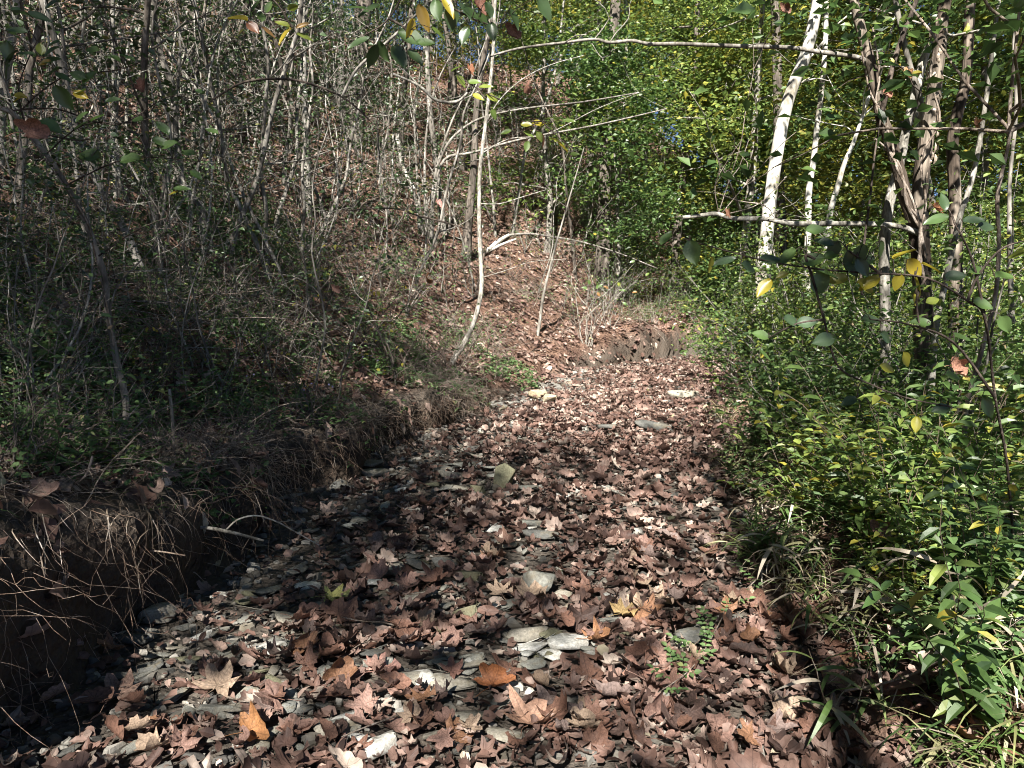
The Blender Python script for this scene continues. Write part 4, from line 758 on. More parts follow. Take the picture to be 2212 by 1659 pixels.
TS = [shrub_meshes(650 + k, *a_, tw=5) for k, a_ in enumerate([(1.3, 7, .6, 190, .06, OVAL, 'weed', .45, 'brown', 'thicket'), (1.7, 6, .5, 120, .07, OVAL, 'weed', .4, 'grey', 'thicket'), (1.0, 8, .8, 260, .05, OVAL, 'weed', .5, 'twig', 'thicket'), (2.2, 6, .4, 220, .075, OVAL, 'green', .5, 'grey', 'thicket'), (1.5, 6, .7, 60, .06, OVAL, 'yel', .5, 'brown', 'thicket')])]
TN = ['twiggy half-leafed', 'sparse grey-stemmed', 'low tangled', 'tall thin-stemmed dark', 'nearly bare']; TP = [None] * 5; n = 0; placed = []
while n < 125:
    if n < 66: px, py = rs.uniform(-60, 1060), rs.uniform(560, 1060)
    else: px, py = rs.uniform(-60, 1480), rs.uniform(230, 660)
    p = hit(px, py); _, dl, dr = terrain(p.x, p.y)
    if dl[0] < .22 or p.y > 27 or p.y < 2.9 or any((p - q).length < .22 + .02 * p.y for q in placed): 
        if rs.rand() < .02: n += 1
        continue
    placed.append(p); k = rs.choice(5, p=[.25, .2, .25, .1, .2]); s = rs.uniform(.55, .95) * (1 if p.y < 9 else 1.3) * (.65 if p.y < 6 else .8 if p.y < 9 else 1); rot = (rs.normal() * .15, rs.normal() * .15, rs.rand() * 6.28)
    lb = rel(p, f'{TN[k]} bush ' + ('far up the slope' if p.y > 15 else 'on the slope' if p.y > 8 else 'on the bank top'))
    if TP[k] is None: TP[k] = tree_thing('thicket_bush', lb, 'bush', TS[k], p, 0, s, 'thin bushes of the left bank', ('stems', 'foliage')); TP[k].rotation_euler = rot
    else: dup(TP[k], p, rot, s, lb)
    n += 1
n = 0
while n < 30:
    px, py = rs.uniform(960, 1460), rs.uniform(360, 720); p = hit(px, py); _, dl, dr = terrain(p.x, p.y)
    if dl[0] < .4: continue
    k = [0, 1, 4, 3, 0][rs.randint(5)]; s = rs.uniform(.5, .95); dup(TP[k], p, (rs.normal() * .15, rs.normal() * .15, rs.rand() * 6.28), s, rel(p, f'{TN[k]} bush on the litter slope')); n += 1
b0 = hit(1268, 748); t = thing('bare_shrub', 'bare many-stemmed shrub on the leafy bank slope, with a few pink leaves', 'shrub', b0); g1 = np.random.RandomState(4); tips = []
for k in range(11):
    tx = 1195 + k * 20; P = [at(1268 + (k - 5) * 2, 748, b0.y) - b0, at(1268 + (tx - 1268) * .35 + g1.randn() * 12, 690 + g1.randn() * 10, b0.y + g1.randn() * .3) - b0, at(1268 + (tx - 1268) * .75 + g1.randn() * 14, 625 + g1.randn() * 14, b0.y + g1.randn() * .5) - b0, at(tx + g1.randn() * 25, 570 + abs(k - 5) * 8 + g1.randn() * 25, b0.y + g1.randn() * .7) - b0]
    T = Tubes(); T.add(wob(spline(P, 4), .05), [g1.uniform(.008, .016), .004], 5)
    for q in range(5): i_ = g1.randint(1, 4); T.add(grow(P[i_], (P[3] - P[1]).normalized() * .6 + Vector(g1.randn(3) * .5), .5, 5, .2, 0, g1), [.005, .002], 3)
    obj('stem', T.mesh('stem', M['pale']), t); tips.append(P[3])
tilt_leaves('foliage', [(g1.uniform(1260, 1400), g1.uniform(560, 660), 14, g1.uniform(-60, 200), g1.choice([.75, .98, .5, .6])) for k in range(14)], M['hero'], t, b0.y, OVAL)
for o in list(t.children):
    if o.name.startswith('foliage'): o.location = -b0

# ------------------------------------------------------------------ weeds and small plants, each its own object
def weed_meshes(seed, h, ns, pairs, leafL, W, tone, leaf='weed', fork=.4):
    g = np.random.RandomState(seed); T = Tubes(); pos, d, L = [], [], []
    for k in range(ns):
        a = g.rand() * 6.28; P = grow((g.randn() * .04, g.randn() * .04, 0), (math.cos(a) * fork, math.sin(a) * fork, 1), h * g.uniform(.6, 1.1), 8, .12, -.03, g); T.add(P, [.0035, .0015], 3)
        for q in range(pairs):
            f = (q + 1) / pairs * 7.9; i = int(f); p = P[i] + (P[i + 1] - P[i]) * (f - i); b = q * 1.57 + g.rand() * .5
            for s in (0, math.pi): pos.append(p); d.append((math.cos(b + s), math.sin(b + s), g.uniform(-.3, .5))); L.append(leafL * g.uniform(.6, 1.25) * (1.1 - .4 * q / pairs))
    n = len(pos); L = np.array(L); nr = g.randn(n, 3) * .3 + np.array([0, 0, 1.])
    return T.mesh('weed_stems', M['straw']), leafmesh('weed_leaves', OVAL, np.array(pos), np.array(d), nr, L, L * W, np.clip(tone + g.randn(n) * .22, 0, 1), M[leaf])
WM = [weed_meshes(700 + k, *a) for k, a in enumerate([(.35, 7, 7, .06, .5, .45), (.6, 6, 9, .085, .45, .5), (.25, 9, 5, .045, .7, .6), (.8, 6, 11, .10, .42, .5), (.45, 8, 8, .05, .6, .7), (.3, 8, 6, .09, .3, .4), (.55, 5, 8, .075, .6, .45, 'green'), (.2, 9, 4, .04, .75, .35)])]
WN = ['leafy', 'tall leafy', 'low round-leaved', 'tallest broad-leaved', 'light green', 'narrow-leaved', 'glossy green', 'tiny-leaved']
WP = [None] * 8
def put_weed(k, p, s, where, grp):
    lb = rel(p, f'{WN[k]} weed {where}'); rot = (rs.normal() * .12, rs.normal() * .12, rs.rand() * 6.28)
    if WP[k] is None: WP[k] = tree_thing('weed_plant', lb, 'plant', WM[k], p, 0, s, grp, ('stems', 'leaves')); WP[k].rotation_euler = rot
    else: dup(WP[k], p, rot, s, lb)['group'] = grp
n = 0
while n < 150:
    D = 1.9 + 6.5 * rs.rand() ** .8; px = rs.uniform(1480, 2300); x_ = (px - 1106) / F * D; _, dl, dr = terrain(x_, D)
    if dr[0] < .12 or rs.rand() > .35 + dr[0]: continue
    k = rs.choice(8, p=[.16, .13, .13, .08, .16, .14, .1, .1]) if dr[0] > .5 else rs.choice([0, 2, 5, 7, 4]); put_weed(k, Vector((x_, D, H(x_, D))), rs.uniform(.7, 1.15), 'on the right bank', 'weeds on the right bank'); n += 1
n = 0
while n < 130:
    px, py = rs.uniform(-20, 1000), rs.uniform(470, 1060); p = hit(px, py); _, dl, dr = terrain(p.x, p.y)
    if dl[0] < .22 or dl[0] > 5 or p.y > 14: continue
    k = rs.choice(8, p=[.2, .08, .16, .04, .12, .16, .08, .16]); put_weed(k, p, rs.uniform(.6, 1.05), 'on the left bank', 'weeds on the left bank'); n += 1
TW = [weed_meshes(750 + k, *a) for k, a in enumerate([(1.2, 5, 12, .12, .38, .6, 'green'), (.95, 6, 11, .1, .45, .55, 'wood'), (1.5, 4, 13, .13, .35, .5, 'green'), (.8, 7, 9, .09, .5, .65, 'wood')])]
TWN = ['tall narrow-leaved', 'bushy bright', 'tallest long-leaved', 'pale yellow-green']; TWP = [None] * 4; n = 0
while n < 150:
    D = 2.3 + 7.5 * rs.rand(); px = rs.uniform(1560, 2330); x_ = (px - 1106) / F * D; _, dl, dr = terrain(x_, D)
    if dr[0] < .35 or (D < 3.4 and px < 1850): continue
    k = rs.randint(4); p = Vector((x_, D, H(x_, D))); s = rs.uniform(.6, 1.25) * (.7 if D < 3.6 else 1); rot = (rs.normal() * .12, rs.normal() * .12, rs.rand() * 6.28); lb = rel(p + Vector((0, 0, .4)), f'{TWN[k]} herb in the right thicket')
    if TWP[k] is None: TWP[k] = tree_thing('tall_herb', lb, 'plant', TW[k], p, 0, s, 'tall herbs of the right bank', ('stems', 'leaves')); TWP[k].rotation_euler = rot
    else: dup(TWP[k], p, rot, s, lb)
    n += 1
def cover(N, seed, sel, rng, lmax, tone):
    g = np.random.RandomState(seed); x = g.uniform(rng[0], rng[1], N); y = rng[2] + (rng[3] - rng[2]) * g.rand(N) ** 1.5; z, dl, dr = terrain(x, y); k = sel(x, y, dl, dr, g) & (g.rand(N) < np.clip(.55 + 2.2 * vnoise(x * .9 + 7, y * .9), 0, 1)); x, y, z = x[k], y[k], z[k]
    m = 7; n = len(x) * m; c = np.repeat(np.stack([x, y, z], 1), m, 0); hgt = np.repeat(g.uniform(.03, lmax, len(x)), m) * g.rand(n); qx, qy = lipshift(x, y, dl[k]); c[:, 0] += np.repeat(qx, m); c[:, 1] += np.repeat(qy, m); pos = c + g.randn(n, 3) * np.array([.05, .05, 0]); pos[:, 2] += .015 + hgt
    L = g.uniform(.025, .065, n) * np.where(pos[:, 1] > 8, 1.5, 1); return leafmesh('ground_cover', OVAL, pos, rnddir(n, .4, g), g.randn(n, 3) * .35 + np.array([0, 0, 1.]), L, L * g.uniform(.35, .75, n), np.clip(tone + g.randn(n) * .22, 0, 1), M['weed'])
kind(obj('ground_cover', cover(20000, 1, lambda x, y, dl, dr, g: (dl > .08) & (dl < 7), (-9, 1, 2, 16), .16, .42)), 'stuff')
kind(obj('ground_cover', cover(22000, 2, lambda x, y, dl, dr, g: dr > .2 + .4 * g.rand(len(x)), (1, 12, 1.6, 20), .3, .5)), 'stuff')
def grass_tufts(N, seed, sel, rng, Lr):
    g = np.random.RandomState(seed); x = g.uniform(rng[0], rng[1], N); y = rng[2] + (rng[3] - rng[2]) * g.rand(N) ** 1.4; z, dl, dr = terrain(x, y); k = sel(dl, dr); x, y, z = x[k], y[k], z[k]; m = 6; n = len(x) * m; a = g.rand(n) * 6.28
    L = g.uniform(*Lr, n); d = np.stack([np.cos(a) * .6, np.sin(a) * .6, g.uniform(.5, 1.6, n)], 1)
    return leafmesh('grass', strip(4, 1.3), np.repeat(np.stack([x, y, z], 1), m, 0) + g.randn(n, 3) * np.array([.03, .03, 0]), d, np.stack([-np.cos(a), -np.sin(a), np.ones(n)], 1), L, g.uniform(.006, .014, n), np.clip(np.repeat(g.rand(len(x)), m) * .9 + g.randn(n) * .15, 0, 1), M['blade'])
kind(obj('grass', grass_tufts(5200, 3, lambda dl, dr: dr > .1, (1, 9, 1.6, 12), (.12, .5))), 'stuff')
kind(obj('grass', grass_tufts(900, 4, lambda dl, dr: (dl > .18) & (dl < 3), (-6, 0, 2, 10), (.08, .22))), 'stuff')
def lip_fringe(N):
    g = np.random.RandomState(9); y = 1.5 + 10.5 * g.rand(N) ** 1.2; x = np.interp(y, LB[:, 1], LB[:, 0]) - g.uniform(.0, .4, N); z, dl, dr = terrain(x, y); k = (dl > .1) & (dl < .45); x, y, z, dl = x[k], y[k], z[k], dl[k]; qx, qy = lipshift(x, y, dl); n = len(x)
    L = g.uniform(.12, .4, n); d = np.stack([g.uniform(-.4, 1.1, n), g.randn(n) * .9 - .1, g.uniform(-.4, 1.0, n)], 1)
    return leafmesh('bank_fringe', strip(6, 1.9), np.stack([x + qx, y + qy, z], 1), d, np.stack([-d[:, 2] * .5, g.randn(n) * .3, np.ones(n)], 1), L, g.uniform(.002, .006, n), np.clip(g.rand(n) ** 2 * .7, 0, 1), M['straw'])
kind(obj('bank_fringe', lip_fringe(3000)), 'stuff')
# tall weeds' dry stalks stay with their plants; broad grass clumps of the right bank
def grass_plant(px, py, n, Lm, seed, label, lean=0.0, dry=.35):
    p = hit(px, py); g = np.random.RandomState(seed); t = thing('grass_clump', label, 'grass', p); T = Tubes(); pos, d, L, tn = [], [], [], []
    for k in range(max(2, n // 6)):
        a = g.rand() * 6.28; P = grow((g.randn() * .03, g.randn() * .03, 0), (math.cos(a) * .5 + lean, math.sin(a) * .5 - .2, 1), Lm * 1.5, 8, .1, -.06, g); T.add(P, [.004, .002], 4)
        for q in range(6): i = 2 + q; b = a + q * 2.6; pos.append(P[i]); d.append((math.cos(b), math.sin(b) - .2, g.uniform(-.1, .7))); L.append(Lm * g.uniform(.6, 1.15)); tn.append(g.uniform(.6, 1) if g.rand() < dry else g.uniform(.1, .5))
    m = len(pos); L = np.array(L); obj('stalks', T.mesh('stalks', M['straw']), t)
    obj('blades', leafmesh('blades', strip(7, 1.1), np.array(pos), np.array(d), g.randn(m, 3) * .35 + np.array([0, -.2, 1.]), L, L * g.uniform(.06, .11, m), np.array(tn), M['blade']), t); return t
for k, a in enumerate([(1800, 1380, 24, .22, 'clump of broad sunlit grass blades with dry tips, right of the creek', -.1, .4), (1690, 1250, 16, .2, 'drooping pale dead grass at the creek edge', -.3, .9), (1760, 1130, 14, .22, 'grass clump with long dry blades behind the sunlit clump', 0, .6), (1880, 1210, 18, .24, 'grass clump half green half straw among brown leaves', 0, .5), (1960, 1340, 16, .24, 'tall grass with a twisted brown-edged blade hanging', .1, .4), (2150, 1420, 18, .3, 'pale dried grass stalks at the right border', .1, .95),
                       (2170, 1150, 18, .3, 'tall sunlit straw-coloured grass at the right border, upper clump', .1, .8), (1810, 1600, 20, .22, 'dark shaded broad grass blades low near the creek edge', -.1, .25), (2060, 1230, 14, .26, 'slender green grass between the two straw clumps', 0, .2), (1950, 1060, 14, .22, 'grass with arching green blades below the hanging brown leaf', 0, .4), (1700, 1000, 12, .2, 'small dry grass tuft near the bend of the creek', -.1, .7), (1610, 1240, 12, .12, 'short weedy grass at the very edge of the leaf litter', -.1, .4)]):
    grass_plant(a[0], a[1], a[2], a[3], 900 + k, a[4], a[5], a[6])
GC = []
for k in range(4):
    GC.append(grass_plant(1900 + 60 * k, 1120 + 40 * k, 18 + 3 * k, .2 + .03 * k, 950 + k, ['green', 'straw-coloured', 'half dry', 'dark green'][k] + ' grass clump standing behind the twisted grass blade', 0, [.1, .95, .5, .2][k])); GC[-1]['group'] = 'grass clumps of the right bank'
n = 0
while n < 90:
    D = 2.0 + 6 * rs.rand(); px = rs.uniform(1560, 2300); x_ = (px - 1106) / F * D; _, dl, dr = terrain(x_, D)
    if dr[0] < .1: continue
    k = rs.randint(4); p = Vector((x_, D, H(x_, D))); dup(GC[k], p, (0, 0, rs.rand() * 6.28), rs.uniform(.55, 1.0), rel(p, ['green', 'straw-coloured', 'half dry', 'dark green'][k] + ' grass clump'))
    n += 1
# scalloped leaves in the lower corner
p = hit(2150, 1570); t = thing('violet_plant', 'plant with round scalloped green leaves in the lower corner', 'plant', p); g1 = np.random.RandomState(2); n = 15; a = g1.rand(n) * 6.28; r_ = g1.rand(n) * .16
obj('leaves', leafmesh('leaves', (lobed(55, 0, .03)[0] * np.array([1, 1.2, .6]), lobed(55, 0)[1]), np.stack([np.cos(a) * r_, np.sin(a) * r_, .05 + g1.rand(n) * .13], 1), np.stack([np.cos(a), np.sin(a), 0 * a + .1], 1), g1.randn(n, 3) * .25 + np.array([0, -.3, 1.]), g1.uniform(.07, .11, n), g1.uniform(.08, .12, n), .45 + .1 * g1.randn(n), M['weed'], True), t)
T = Tubes()
for q in range(n): T.add([(0, 0, 0), (math.cos(a[q]) * r_[q] * .5, math.sin(a[q]) * r_[q] * .5, .06), (math.cos(a[q]) * r_[q], math.sin(a[q]) * r_[q], .05 + .1 * q / n)], [.003, .002], 3)
obj('stalks', T.mesh('stalks', M['straw']), t)
# creeping rose
def creeper(label, pts, seed, dz=.06):
    P = [hit(*q) + Vector((0, 0, dz)) for q in pts]; b = P[0].copy(); g = np.random.RandomState(seed); t = thing('rose_stem', label, 'plant', b); sl = spline([q - b for q in P], 7); T = Tubes().add(sl, [.004, .002], 4); obj('stem', T.mesh('stem', M['twig']), t); pos, d, L = [], [], []
    for i in range(1, len(sl), 2):
        a = g.rand() * 6.28; v = np.array([math.cos(a), math.sin(a), .4]); 
        for q in range(3):
            c = sl[i] + v * (.02 + .025 * q)
            for s in (-1, 1): pos.append(c); d.append((v[0] * .5 - v[1] * s, v[1] * .5 + v[0] * s, .1)); L.append(g.uniform(.022, .036))
        pos.append(sl[i] + v * .085); d.append(v); L.append(.035)
    n = len(pos); L = np.array(L); obj('leaves', leafmesh('leaves', OVAL, np.array(pos), np.array(d), g.randn(n, 3) * .3 + np.array([0, -.3, 1.]), L, L * .65, np.clip(.55 + g.randn(n) * .15, 0, 1), M['weed']), t)
creeper('arching rose stem with paired leaflets creeping over brown leaves', [(1660, 1250), (1580, 1330), (1520, 1400), (1480, 1440), (1450, 1500)], 1); creeper('small rose shoot with few leaflets nearest the camera', [(1560, 1370), (1500, 1480), (1420, 1545)], 2, .09)
creeper('leafy rose stem hanging toward the creek below the hanging brown leaf', [(1900, 1100), (1780, 1130), (1640, 1180)], 3, .1)
# asters
for k, (px, py, lb) in enumerate([(692, 872, 'small lavender asters on the lip of the bank'), (800, 800, 'lavender asters above the undercut bank, larger spray'), (560, 850, 'single pale aster among bank weeds')]):
    p = hit(px, py); g1 = np.random.RandomState(k); t = thing('aster', lb, 'flower', p); T = Tubes(); fp = []
    for q in range(6 if k < 2 else 2): P = grow((0, 0, 0), (g1.randn() * .5, -.3, 1), .22, 5, .1, 0, g1); T.add(P, [.002, .001], 3); fp.append(P[-1])
    obj('stalks', T.mesh('stalks', M['straw']), t); n = len(fp) * 12; th = np.tile(np.arange(12) * .5236, len(fp)); obj('petals', leafmesh('petals', RHOMB, np.repeat(np.array(fp), 12, 0), np.stack([np.cos(th), 0 * th - .5, np.sin(th)], 1), np.tile([[0, -1., .6]], (n, 1)), np.full(n, .014), np.full(n, .005), g1.rand(n), M['petal']), t)

# ------------------------------------------------------------------ the bent sapling and near leaves
SPX = [(-60, 205), (-20, 222), (0, 233), (33, 250), (100, 333), (143, 400), (187, 483), (213, 553), (227, 603), (233, 670), (247, 753), (260, 816), (273, 880), (263, 972)]
b0 = hit(263, 972); D = b0.y; t = thing('bent_sapling', 'bent grey sapling wound by a vine, leaning left over the near bank', 'sapling', b0); W = [at(q[0], q[1], D - .12 * max(0, (700 - q[1]) / 150)) - b0 for q in SPX]
obj('trunk', Tubes().add(spline(W, 4), np.linspace(4, 8, len(W)) / F * D, 8, .1).mesh('trunk', M['grey']), t)
obj('vine', Tubes().add(spline([w_ + Vector((.018 * math.cos(k * 1.7), -.02, .018 * math.sin(k * 1.7))) for k, w_ in enumerate(W[2:-3])], 4), [.004, .006], 5).mesh('vine', M['twig']), t)
T = Tubes(); g1 = np.random.RandomState(6); SL = []
for q in ([(33, 250), (130, 170), (260, 150), (330, 120)], [(100, 333), (180, 270), (280, 265), (360, 245)], [(20, 240), (120, 235), (250, 270), (360, 210), (420, 215)], [(143, 400), (250, 350), (330, 340), (430, 350)], [(60, 290), (40, 200), (60, 130), (90, 70)], [(213, 553), (290, 500), (360, 470)], [(60, 280), (200, 300), (300, 200)]):
    SL.append(spline([at(a_[0], a_[1], D - .35) - b0 for a_ in q], 5)); T.add(SL[-1], [.006, .002], 4)
NL = [(118, 160, 40, -20, .4), (92, 137, 44, 20, .35), (60, 72, 46, 170, .3), (40, 110, 40, -150, .2), (128, 148, 40, 200, .45), (215, 110, 36, 170, .5), (250, 108, 34, 10, .5), (240, 120, 30, -30, .52), (180, 180, 44, 40, .5), (118, 186, 60, -60, .45), (186, 195, 34, 190, .62), (188, 170, 40, -200, .5), (160, 200, 36, -20, .9), (50, 210, 34, 190, .88), (32, 205, 30, -10, .86), (228, 220, 40, 10, .3), (90, 260, 52, -30, .42), (225, 250, 44, 190, .45), (190, 265, 36, 200, .3), (220, 340, 60, 170, .4), (262, 348, 56, 10, .42), (300, 350, 30, -40, .45), (330, 300, 40, -20, .4), (350, 320, 44, 20, .42), (365, 290, 40, 130, .38), (410, 370, 34, -30, .5), (375, 410, 40, 10, .45), (385, 415, 24, 190, .85), (470, 290, 36, 150, .45), (70, 365, 26, -20, .5), (210, 395, 26, 10, .5), (175, 335, 40, -30, .35), (100, 120, 40, 30, .25), (20, 130, 44, -120, .2), (75, 120, 40, 170, .22), (130, 90, 30, 200, .35), (260, 120, 40, -15, .4), (15, 90, 46, -90, .3), (60, 30, 50, -10, .15), (100, 20, 40, 30, .1), (0, 120, 40, 200, .2), (310, 260, 36, 170, .4), (420, 335, 40, 160, .4), (165, 265, 40, 40, .42), (90, 120, 34, 100, .75), (110, 132, 30, 200, .95)]
petioles(T, NL, D - .45, SL, b0, .0018); obj('twigs', T.mesh('twigs', M['darkt']), t)
fo = tilt_leaves('foliage', NL, M['hero'], t, D - .45); fo.location = -b0
def near_branch(label, D, twigs, leaves, seed):
    p = at(*twigs[0][0][:2], D); t = thing('leafy_branch', label, 'branch', p); T = Tubes()
    ls = [spline([at(a_[0], a_[1], D + (a_[2] if len(a_) > 2 else 0)) - p for a_ in q], 5) for q in twigs]
    for q in ls: T.add(q, [.0055, .0022], 5)
    petioles(T, leaves, D, ls, p)
    obj('twig', T.mesh('twig', M['darkt']), t); o = tilt_leaves('leaves', leaves, M['hero'], t, D, seed=seed); o.location = -p; return t
near_branch('overhanging twig with a long yellow leaf and curled brown leaves at the top', 3.4, [[(560, -120), (545, -40), (540, 10), (560, 60)], [(545, -40), (600, 10), (630, 60)]], [(535, 45, 62, 160, .86, 3.4, .42), (545, 30, 40, 70, .45), (565, 48, 34, 100, .5), (575, 28, 30, 60, .5), (535, 50, 40, -40, 1.0), (565, 60, 36, -30, .98, 3.4, .4), (625, 60, 44, 150, .75, 3.4, .45), (630, 62, 50, -130, .88, 3.4, .5), (640, 62, 36, 30, .97, 3.4, .35), (640, 75, 40, -10, .7), (622, 22, 30, 20, .7)], 4)
near_branch('overhanging twig of big green and yellow-brown leaves at the top centre', 2.9, [[(900, -160), (880, -40), (840, 40), (790, 75)], [(880, -40), (950, 0), (1020, 40), (1080, 60)], [(840, 40), (880, 70), (860, 130)]],
            [(800, 85, 60, 200, .3), (810, 95, 56, -110, .32), (820, 88, 50, -70, .35), (850, 100, 60, -60, .3), (860, 70, 70, -20, .35), (890, 40, 56, -100, .9, 2.9, .5), (905, 10, 62, -70, .95, 2.9, .45), (940, 0, 50, -80, .35), (955, -8, 60, -60, .86, 2.9, .4), (975, 10, 56, -90, .25), (990, 8, 54, -50, .25), (1000, 20, 50, -20, .4), (820, 15, 60, 190, .3), (790, 20, 50, 170, .35), (1030, 30, 44, -40, .4), (1060, 50, 44, -80, .3), (930, 60, 40, -30, .6), (1100, 20, 50, -60, .35), (1160, -5, 60, -50, .3), (1050, 5, 44, -70, .28), (1010, 60, 44, -110, .3), (880, 110, 50, -40, .3), (900, 95, 44, 10, .45)], 5)
near_branch('yellowing maple twig hanging before the slope centre', 5.2, [[(1180, 270, .6), (1170, 262), (1140, 275), (1100, 300)], [(1170, 262), (1210, 300), (1240, 320)], [(1170, 262), (1130, 262)]], [(1150, 268, 34, 10, .85), (1125, 270, 30, 0, .8), (1105, 283, 28, 190, .6), (1130, 285, 28, -20, .62), (1170, 290, 30, -80, 1.0), (1190, 300, 30, -10, .8), (1205, 310, 32, -30, .86), (1180, 258, 30, 20, .6), (1215, 262, 32, 0, .6), (1140, 305, 26, -100, .6), (1230, 335, 26, 10, .6), (1160, 285, 26, -60, .7)], 6)
near_branch('light green maple twig left of the mottled pale tree', 5.6, [[(1080, 215), (1030, 190), (990, 165)], [(1030, 190), (1050, 215)]], [(975, 155, 30, 30, .6), (985, 160, 36, -50, .66), (1010, 180, 34, 10, .6), (1035, 190, 34, 10, .72), (1020, 205, 30, -20, .8), (1050, 205, 32, -20, .75), (1060, 235, 28, -60, .6)], 7)
# the spicebush before the right bank: big leaves close to the lens
BX = [(1430, 530, 46, 60, .42, 2.5), (1490, 520, 62, -80, .40, 2.5, .68), (1535, 555, 38, -90, .8, 2.5), (1590, 560, 60, 190, .12), (1640, 565, 56, 10, .12), (1600, 570, 50, -20, .12), (1665, 605, 56, 225, .85, 2.5, .55), (1700, 590, 30, 200, .8), (1765, 635, 68, 80, .42, 2.5, .62), (1720, 540, 54, 220, .45), (1740, 500, 50, 10, .42), (1800, 530, 46, 160, .12), (1810, 520, 50, -110, .1), (1830, 540, 50, -80, .12), (1850, 560, 50, -60, .12), (1870, 530, 52, -120, .38), (1890, 560, 44, 190, .42), (1900, 520, 44, -70, .3), (1930, 560, 60, 30, .85), (1960, 560, 56, -50, .88), (1990, 570, 50, -20, .86), (1945, 590, 44, -100, .84), (1975, 600, 56, -60, .8), (1900, 600, 56, -150, .84), (1850, 610, 60, -20, .8), (1830, 600, 50, -170, .8), (1920, 585, 40, -60, .1), (1820, 570, 56, -30, .3), (1780, 560, 44, 30, .55), (1730, 570, 60, 20, .55), (1760, 585, 56, -15, .5), (2050, 470, 56, 190, .35, 2.7, .7), (2080, 480, 50, 10, .1), (2110, 490, 46, 0, .12), (2040, 455, 44, 100, .25), (2000, 620, 46, 180, .4), (2040, 600, 50, 10, .12), (2090, 590, 50, 20, .45), (2150, 600, 60, 10, .45), (2180, 560, 50, 30, .7), (2000, 655, 36, 20, .72), (1975, 660, 34, 80, .8), (1690, 690, 56, -10, .12), (1720, 700, 52, 10, .12), (1800, 730, 60, 190, .15), (1860, 690, 50, 0, .15), (1900, 720, 46, -30, .15), (2010, 700, 50, 170, .4), (2100, 650, 50, -20, .42), (2160, 680, 50, -60, .42), (2060, 730, 60, 0, .4), (1660, 730, 44, 160, .45), (1640, 760, 40, -30, .5), (1950, 760, 44, -60, .8), (1900, 790, 40, -20, .78), (2040, 810, 44, -10, .42), (1850, 860, 44, 200, .3), (2120, 860, 56, -60, .42), (2050, 880, 46, 190, .15), (1980, 900, 40, -100, .8)]
near_branch('spicebush with large green and yellow leaves in front of the right bank', 2.5, [[(2190, 1180, .3), (2175, 1000, .2), (2150, 860, .1), (2128, 690), (2090, 650), (2000, 600), (1880, 590), (1760, 580), (1640, 560), (1490, 520)], [(1760, 560), (1740, 553), (1755, 600), (1780, 690), (1810, 790), (1880, 830), (1960, 860), (2060, 880)], [(2128, 690), (2100, 560), (2060, 480)], [(2090, 650), (2110, 600), (2160, 540), (2212, 520)], [(2150, 860), (2060, 740), (1960, 700), (1880, 690)], [(1900, 590), (1860, 560), (1830, 540)], [(2000, 600), (1980, 650), (1990, 720)], [(1780, 690), (1720, 700), (1660, 730)]], BX, 8)
# big dry leaves caught in twigs
for px, py, D, s, c, rot, lb in [(2060, 795, 3.2, .2, (.36, .19, .13), (1.2, .2, .5), 'large brown curled leaf caught hanging in the thicket'), (922, 600, 5.5, .2, (.28, .13, .06), (1.3, .1, 2.0), 'big rusty leaf caught in the canes left of the mottled tree'), (945, 440, 6, .13, (.42, .2, .17), (1.0, .3, 1.0), 'small pink-red leaf caught on a twig before the stem clump'), (60, 285, 3.4, .24, (.3, .16, .11), (1.4, -.3, .6), 'long folded brown leaf hanging beside the bent sapling'), (1140, 185, 5.2, .16, (.33, .17, .12), (1.3, .4, 2.4), 'reddish leaf snagged right of the mottled tree top'), (1012, 150, 5.2, .14, (.38, .17, .09), (1.2, .2, 1), 'orange-brown leaf snagged left of the mottled tree top'), (1100, 70, 4.4, .2, (.17, .085, .055), (1.3, .2, .2), 'dark withered leaf cluster hanging from the top limb'), (1030, 12, 3, .13, (.16, .07, .045), (1.2, 0, 1), 'dark red-brown leaf at the very top, right of the green twig'),
                                  (1910, 200, 6.1, .2, (.34, .17, .12), (1.4, .2, .4), 'brown leaf stuck in the fork of the vine-wrapped tree'), (1955, 158, 6, .17, (.42, .24, .12), (1.0, .6, .2), 'tan-orange leaf between the stems of the vine-wrapped tree'), (2105, 268, 5.4, .17, (.38, .2, .13), (1.3, .2, .9), 'reddish leaf hanging on the slanting pale stem'), (2020, 450, 2.9, .1, (.5, .22, .1), (.8, .5, .9), 'half yellow, half rust leaf upright above the spicebush'), (1570, 460, 6.1, .13, (.36, .18, .11), (1.4, 0, 0), 'brown leaf lodged on the dead side limb'), (1690, 20, 9, .28, (.2, .1, .07), (1.4, .2, 0), 'dark brown leaf bunch hanging at the top left of the leaning white trunk'), (300, 185, 3.4, .15, (.14, .06, .04), (1.0, .3, .4), 'dark maroon leaf hanging among green leaves on the slope side'), (720, 625, 6, .16, (.38, .22, .16), (1.3, .2, .7), 'pale brown leaf snagged in the pinkish bramble'), (1890, 1150, 3.3, .22, (.26, .15, .11), (.9, .3, .4), 'large dull brown leaf propped in the grass clumps')]:
    leaf_at(at(px, py, D), s * .72, 6 if s > .15 else 5, c, lb, name='hanging_leaf', lift=0, rot=rot)

